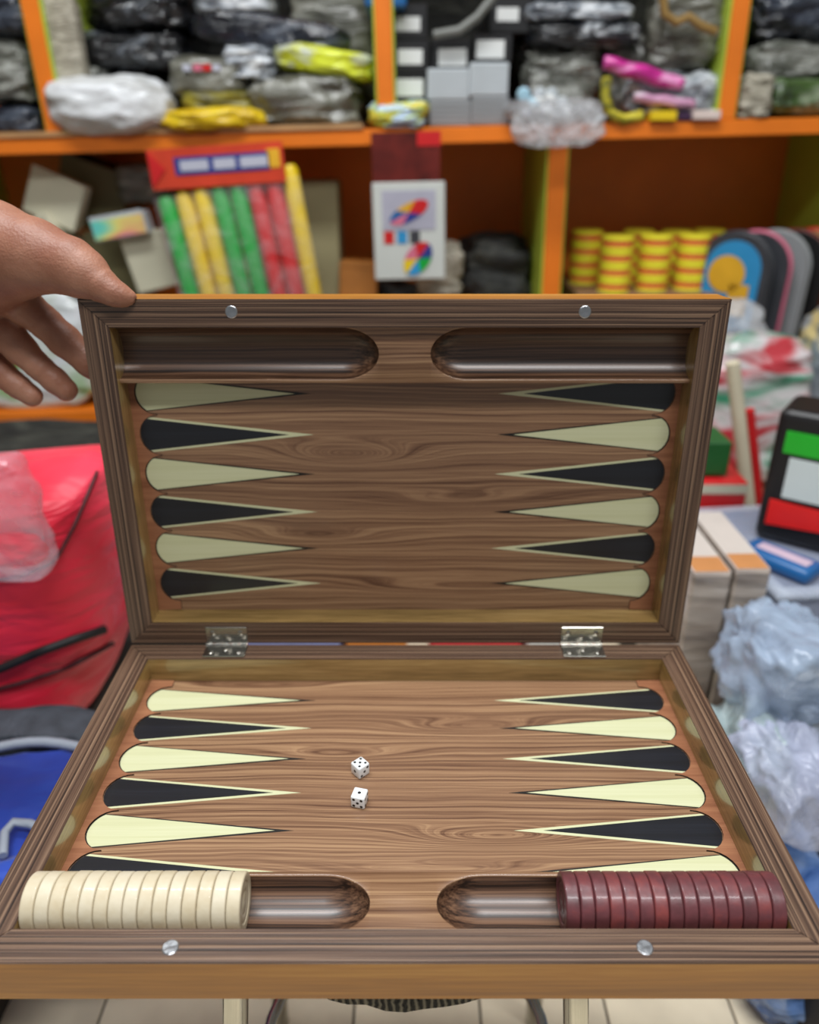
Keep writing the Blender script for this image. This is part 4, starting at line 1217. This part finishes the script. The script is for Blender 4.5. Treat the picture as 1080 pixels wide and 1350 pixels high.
for k in range(nr):
    for i in range(nn):
        a, b2 = k * nn + i, k * nn + (i + 1) % nn
        faces.append((a, b2, b2 + nn, a + nn))
faces.append(tuple(range(nn))[::-1]); faces.append(tuple(range(nr * nn, nr * nn + nn)))
o = mesh_obj('fabric', verts, faces, M_redcloth, t, True)
bm = bmesh.new(); bm.from_mesh(o.data); bmesh.ops.recalc_face_normals(bm, faces=bm.faces); bm.to_mesh(o.data); bm.free()
o.modifiers.new('sub', 'SUBSURF').levels = 1; o.modifiers['sub'].render_levels = 1
bag_v = [Vector(v) for v in verts[:(nr // 2 + 1) * nn]]
def on_bag(px, py, lift=0.004):
    """point on the front of the red bag seen in that direction"""
    best, bd = None, 1e9
    r = (at(px, py, Yr + 0.05) - CAM).normalized()
    for v in bag_v:
        d_ = (v - CAM).cross(r).length
        if d_ < bd: bd, best = d_, v
    tt = (best - CAM).dot(r)
    return CAM + r * (tt - lift)
def line_on(pix, n=10):
    out = []
    for (a, b2) in zip(pix, pix[1:]):
        for i in range(n):
            out.append(on_bag(a[0] + (b2[0] - a[0]) * i / n, a[1] + (b2[1] - a[1]) * i / n))
    # smooth the depth
    for _ in range(6):
        out = [out[0]] + [(out[i - 1] + out[i] * 2 + out[i + 1]) / 4 for i in range(1, len(out) - 1)] + [out[-1]]
    return out
P_pipe = plain('dark_piping', '#4a1219', 0.6)
P_zip = plain('black_zip', '#0f0e10', 0.6)
tube('piping', line_on([(128, 622), (100, 690), (72, 742), (20, 762), (-60, 772)]), 0.0022, P_pipe, t, 8)
tube('zipper', line_on([(138, 830), (100, 842), (50, 860), (0, 882), (-60, 900)]), 0.0055, P_zip, t, 8, )
tube('fold_seam', line_on([(150, 848), (90, 880), (30, 900), (-40, 918)]), 0.003, P_pipe, t, 8)
# clear film over its end
softpack('clear_bag', 'clear plastic sheet draped over the end of the red bag', 'bag', -90, 612, 46, 772, Yr - 0.03, 0.05, film('thin_clear_film', '#e0cbd6', 0.34, 0.2, 10, 0.5), 80, power=0.4, crumple=0.2, freq=1.4)
# dark things behind the red bag
softpack('goods_sack', 'black sack in the shade behind the red bag', 'sack', -150, 566, 200, 720, 0.62, 0.3, K_dark, 81, deep=True, power=0.4)
cr2 = box('floor_crate', (0, 0, 0.08), (0.46, 0.27, 0.16), P_crate, None, bev=0.005, loc=(-0.71, -0.005, 0)); tag(cr2, 'low dark crate on the floor under the blue bags', 'crate')
cr3 = box('floor_crate', (0, 0, 0.115), (0.46, 0.34, 0.23), P_crate, None, bev=0.005, loc=(-0.67, 0.31, 0)); tag(cr3, 'dark crate on the floor under the red bag', 'crate')
cr4 = box('floor_crate', (0, 0, 0.17), (0.7, 0.34, 0.34), P_crate, None, bev=0.005, loc=(-0.62, 0.78, 0)); tag(cr4, 'taller dark crate behind the red bag under a black sack', 'crate')
# blue bags under the red one
def blue_bag(label, x0, x1, y0, y1, z0, z1, seed, pipe):
    w, dep, h = x1 - x0, y1 - y0, z1 - z0
    t = thing('blue_bag', label, 'bag', ((x0 + x1) / 2, (y0 + y1) / 2, z0))
    pillow('fabric', w, dep, h, seed, M_bluecloth, t, power=0.28, crumple=0.3, freq=4)
    tube('pale_piping', [(-w * 0.46 + w * 0.92 * i / 12, -dep / 2 - 0.004, h * (0.72 + 0.12 * math.sin(math.pi * i / 12))) for i in range(13)], 0.005, pipe, t, 8)
    return t
P_pipe2 = plain('pale_piping', '#9aa2ae', 0.5)
o = pillow('grey_bag', 0.42, 0.06, 0.055, 82, M_greymesh, None, (-0.565, 0.122, 0.287), power=0.4, crumple=0.25)
tag(o, 'grey mesh cloth bag squeezed against the red bag', 'bag')
blue_bag('blue fabric bag with pale piping, directly below the grey mesh one', -0.80, -0.305, -0.10, 0.088, 0.246, 0.332, 83, P_pipe2)
blue_bag('blue fabric bag with grey strap, lowest on the dark crate', -0.80, -0.40, -0.12, 0.10, 0.1605, 0.244, 84, P_pipe2)
def on_plane(px, py, z):
    r = at(px, py, 0.5) - CAM
    return CAM + r * ((z - CAM.z) / r.z)
sp = tube('webbing_strap', [on_plane(-40 + 20 * i, 1004 - 26 * math.sin((i + 1) / 10 * math.pi * 0.9), 0.338) for i in range(10)], 0.0055, P_pipe2, None, 8)
tag(sp, 'pale grey webbing strap lying across the upper blue bag', 'strap')
sp = tube('webbing_strap', [on_plane(4, 1128, 0.337), on_plane(6, 1098, 0.339), on_plane(18, 1084, 0.340), on_plane(40, 1086, 0.339), on_plane(64, 1096, 0.337)], 0.0045, P_pipe2, None, 8)
tag(sp, 'short looped grey strap near the front of the upper blue bag', 'strap')
# goods on the floor behind the board, glimpsed through the gap at the hinges
for i_, (xa, xb_, m_, lb) in enumerate(((-0.30, -0.11, plain('lilac_blue_card', '#8f9bd0', 0.5), 'lilac blue carton on the floor behind the board'), (-0.10, 0.00, plain('orange_card', '#e08a34', 0.5), 'orange carton on the floor behind the board'),
                                       (0.04, 0.19, plain('red_card', '#d8343c', 0.5), 'red carton on the floor behind the board'), (0.20, 0.31, P_label, 'white carton on the floor behind the board'))):
    t = thing('floor_carton', lb, 'box', ((xa + xb_) / 2, 0.56, 0.0))
    box('carton', (0, 0, 0.125), (xb_ - xa, 0.16, 0.25), m_, t, bev=0.003)
    box('flap', (0, -0.0808, 0.235), ((xb_ - xa) * 0.95, 0.0016, 0.03), m_, t)
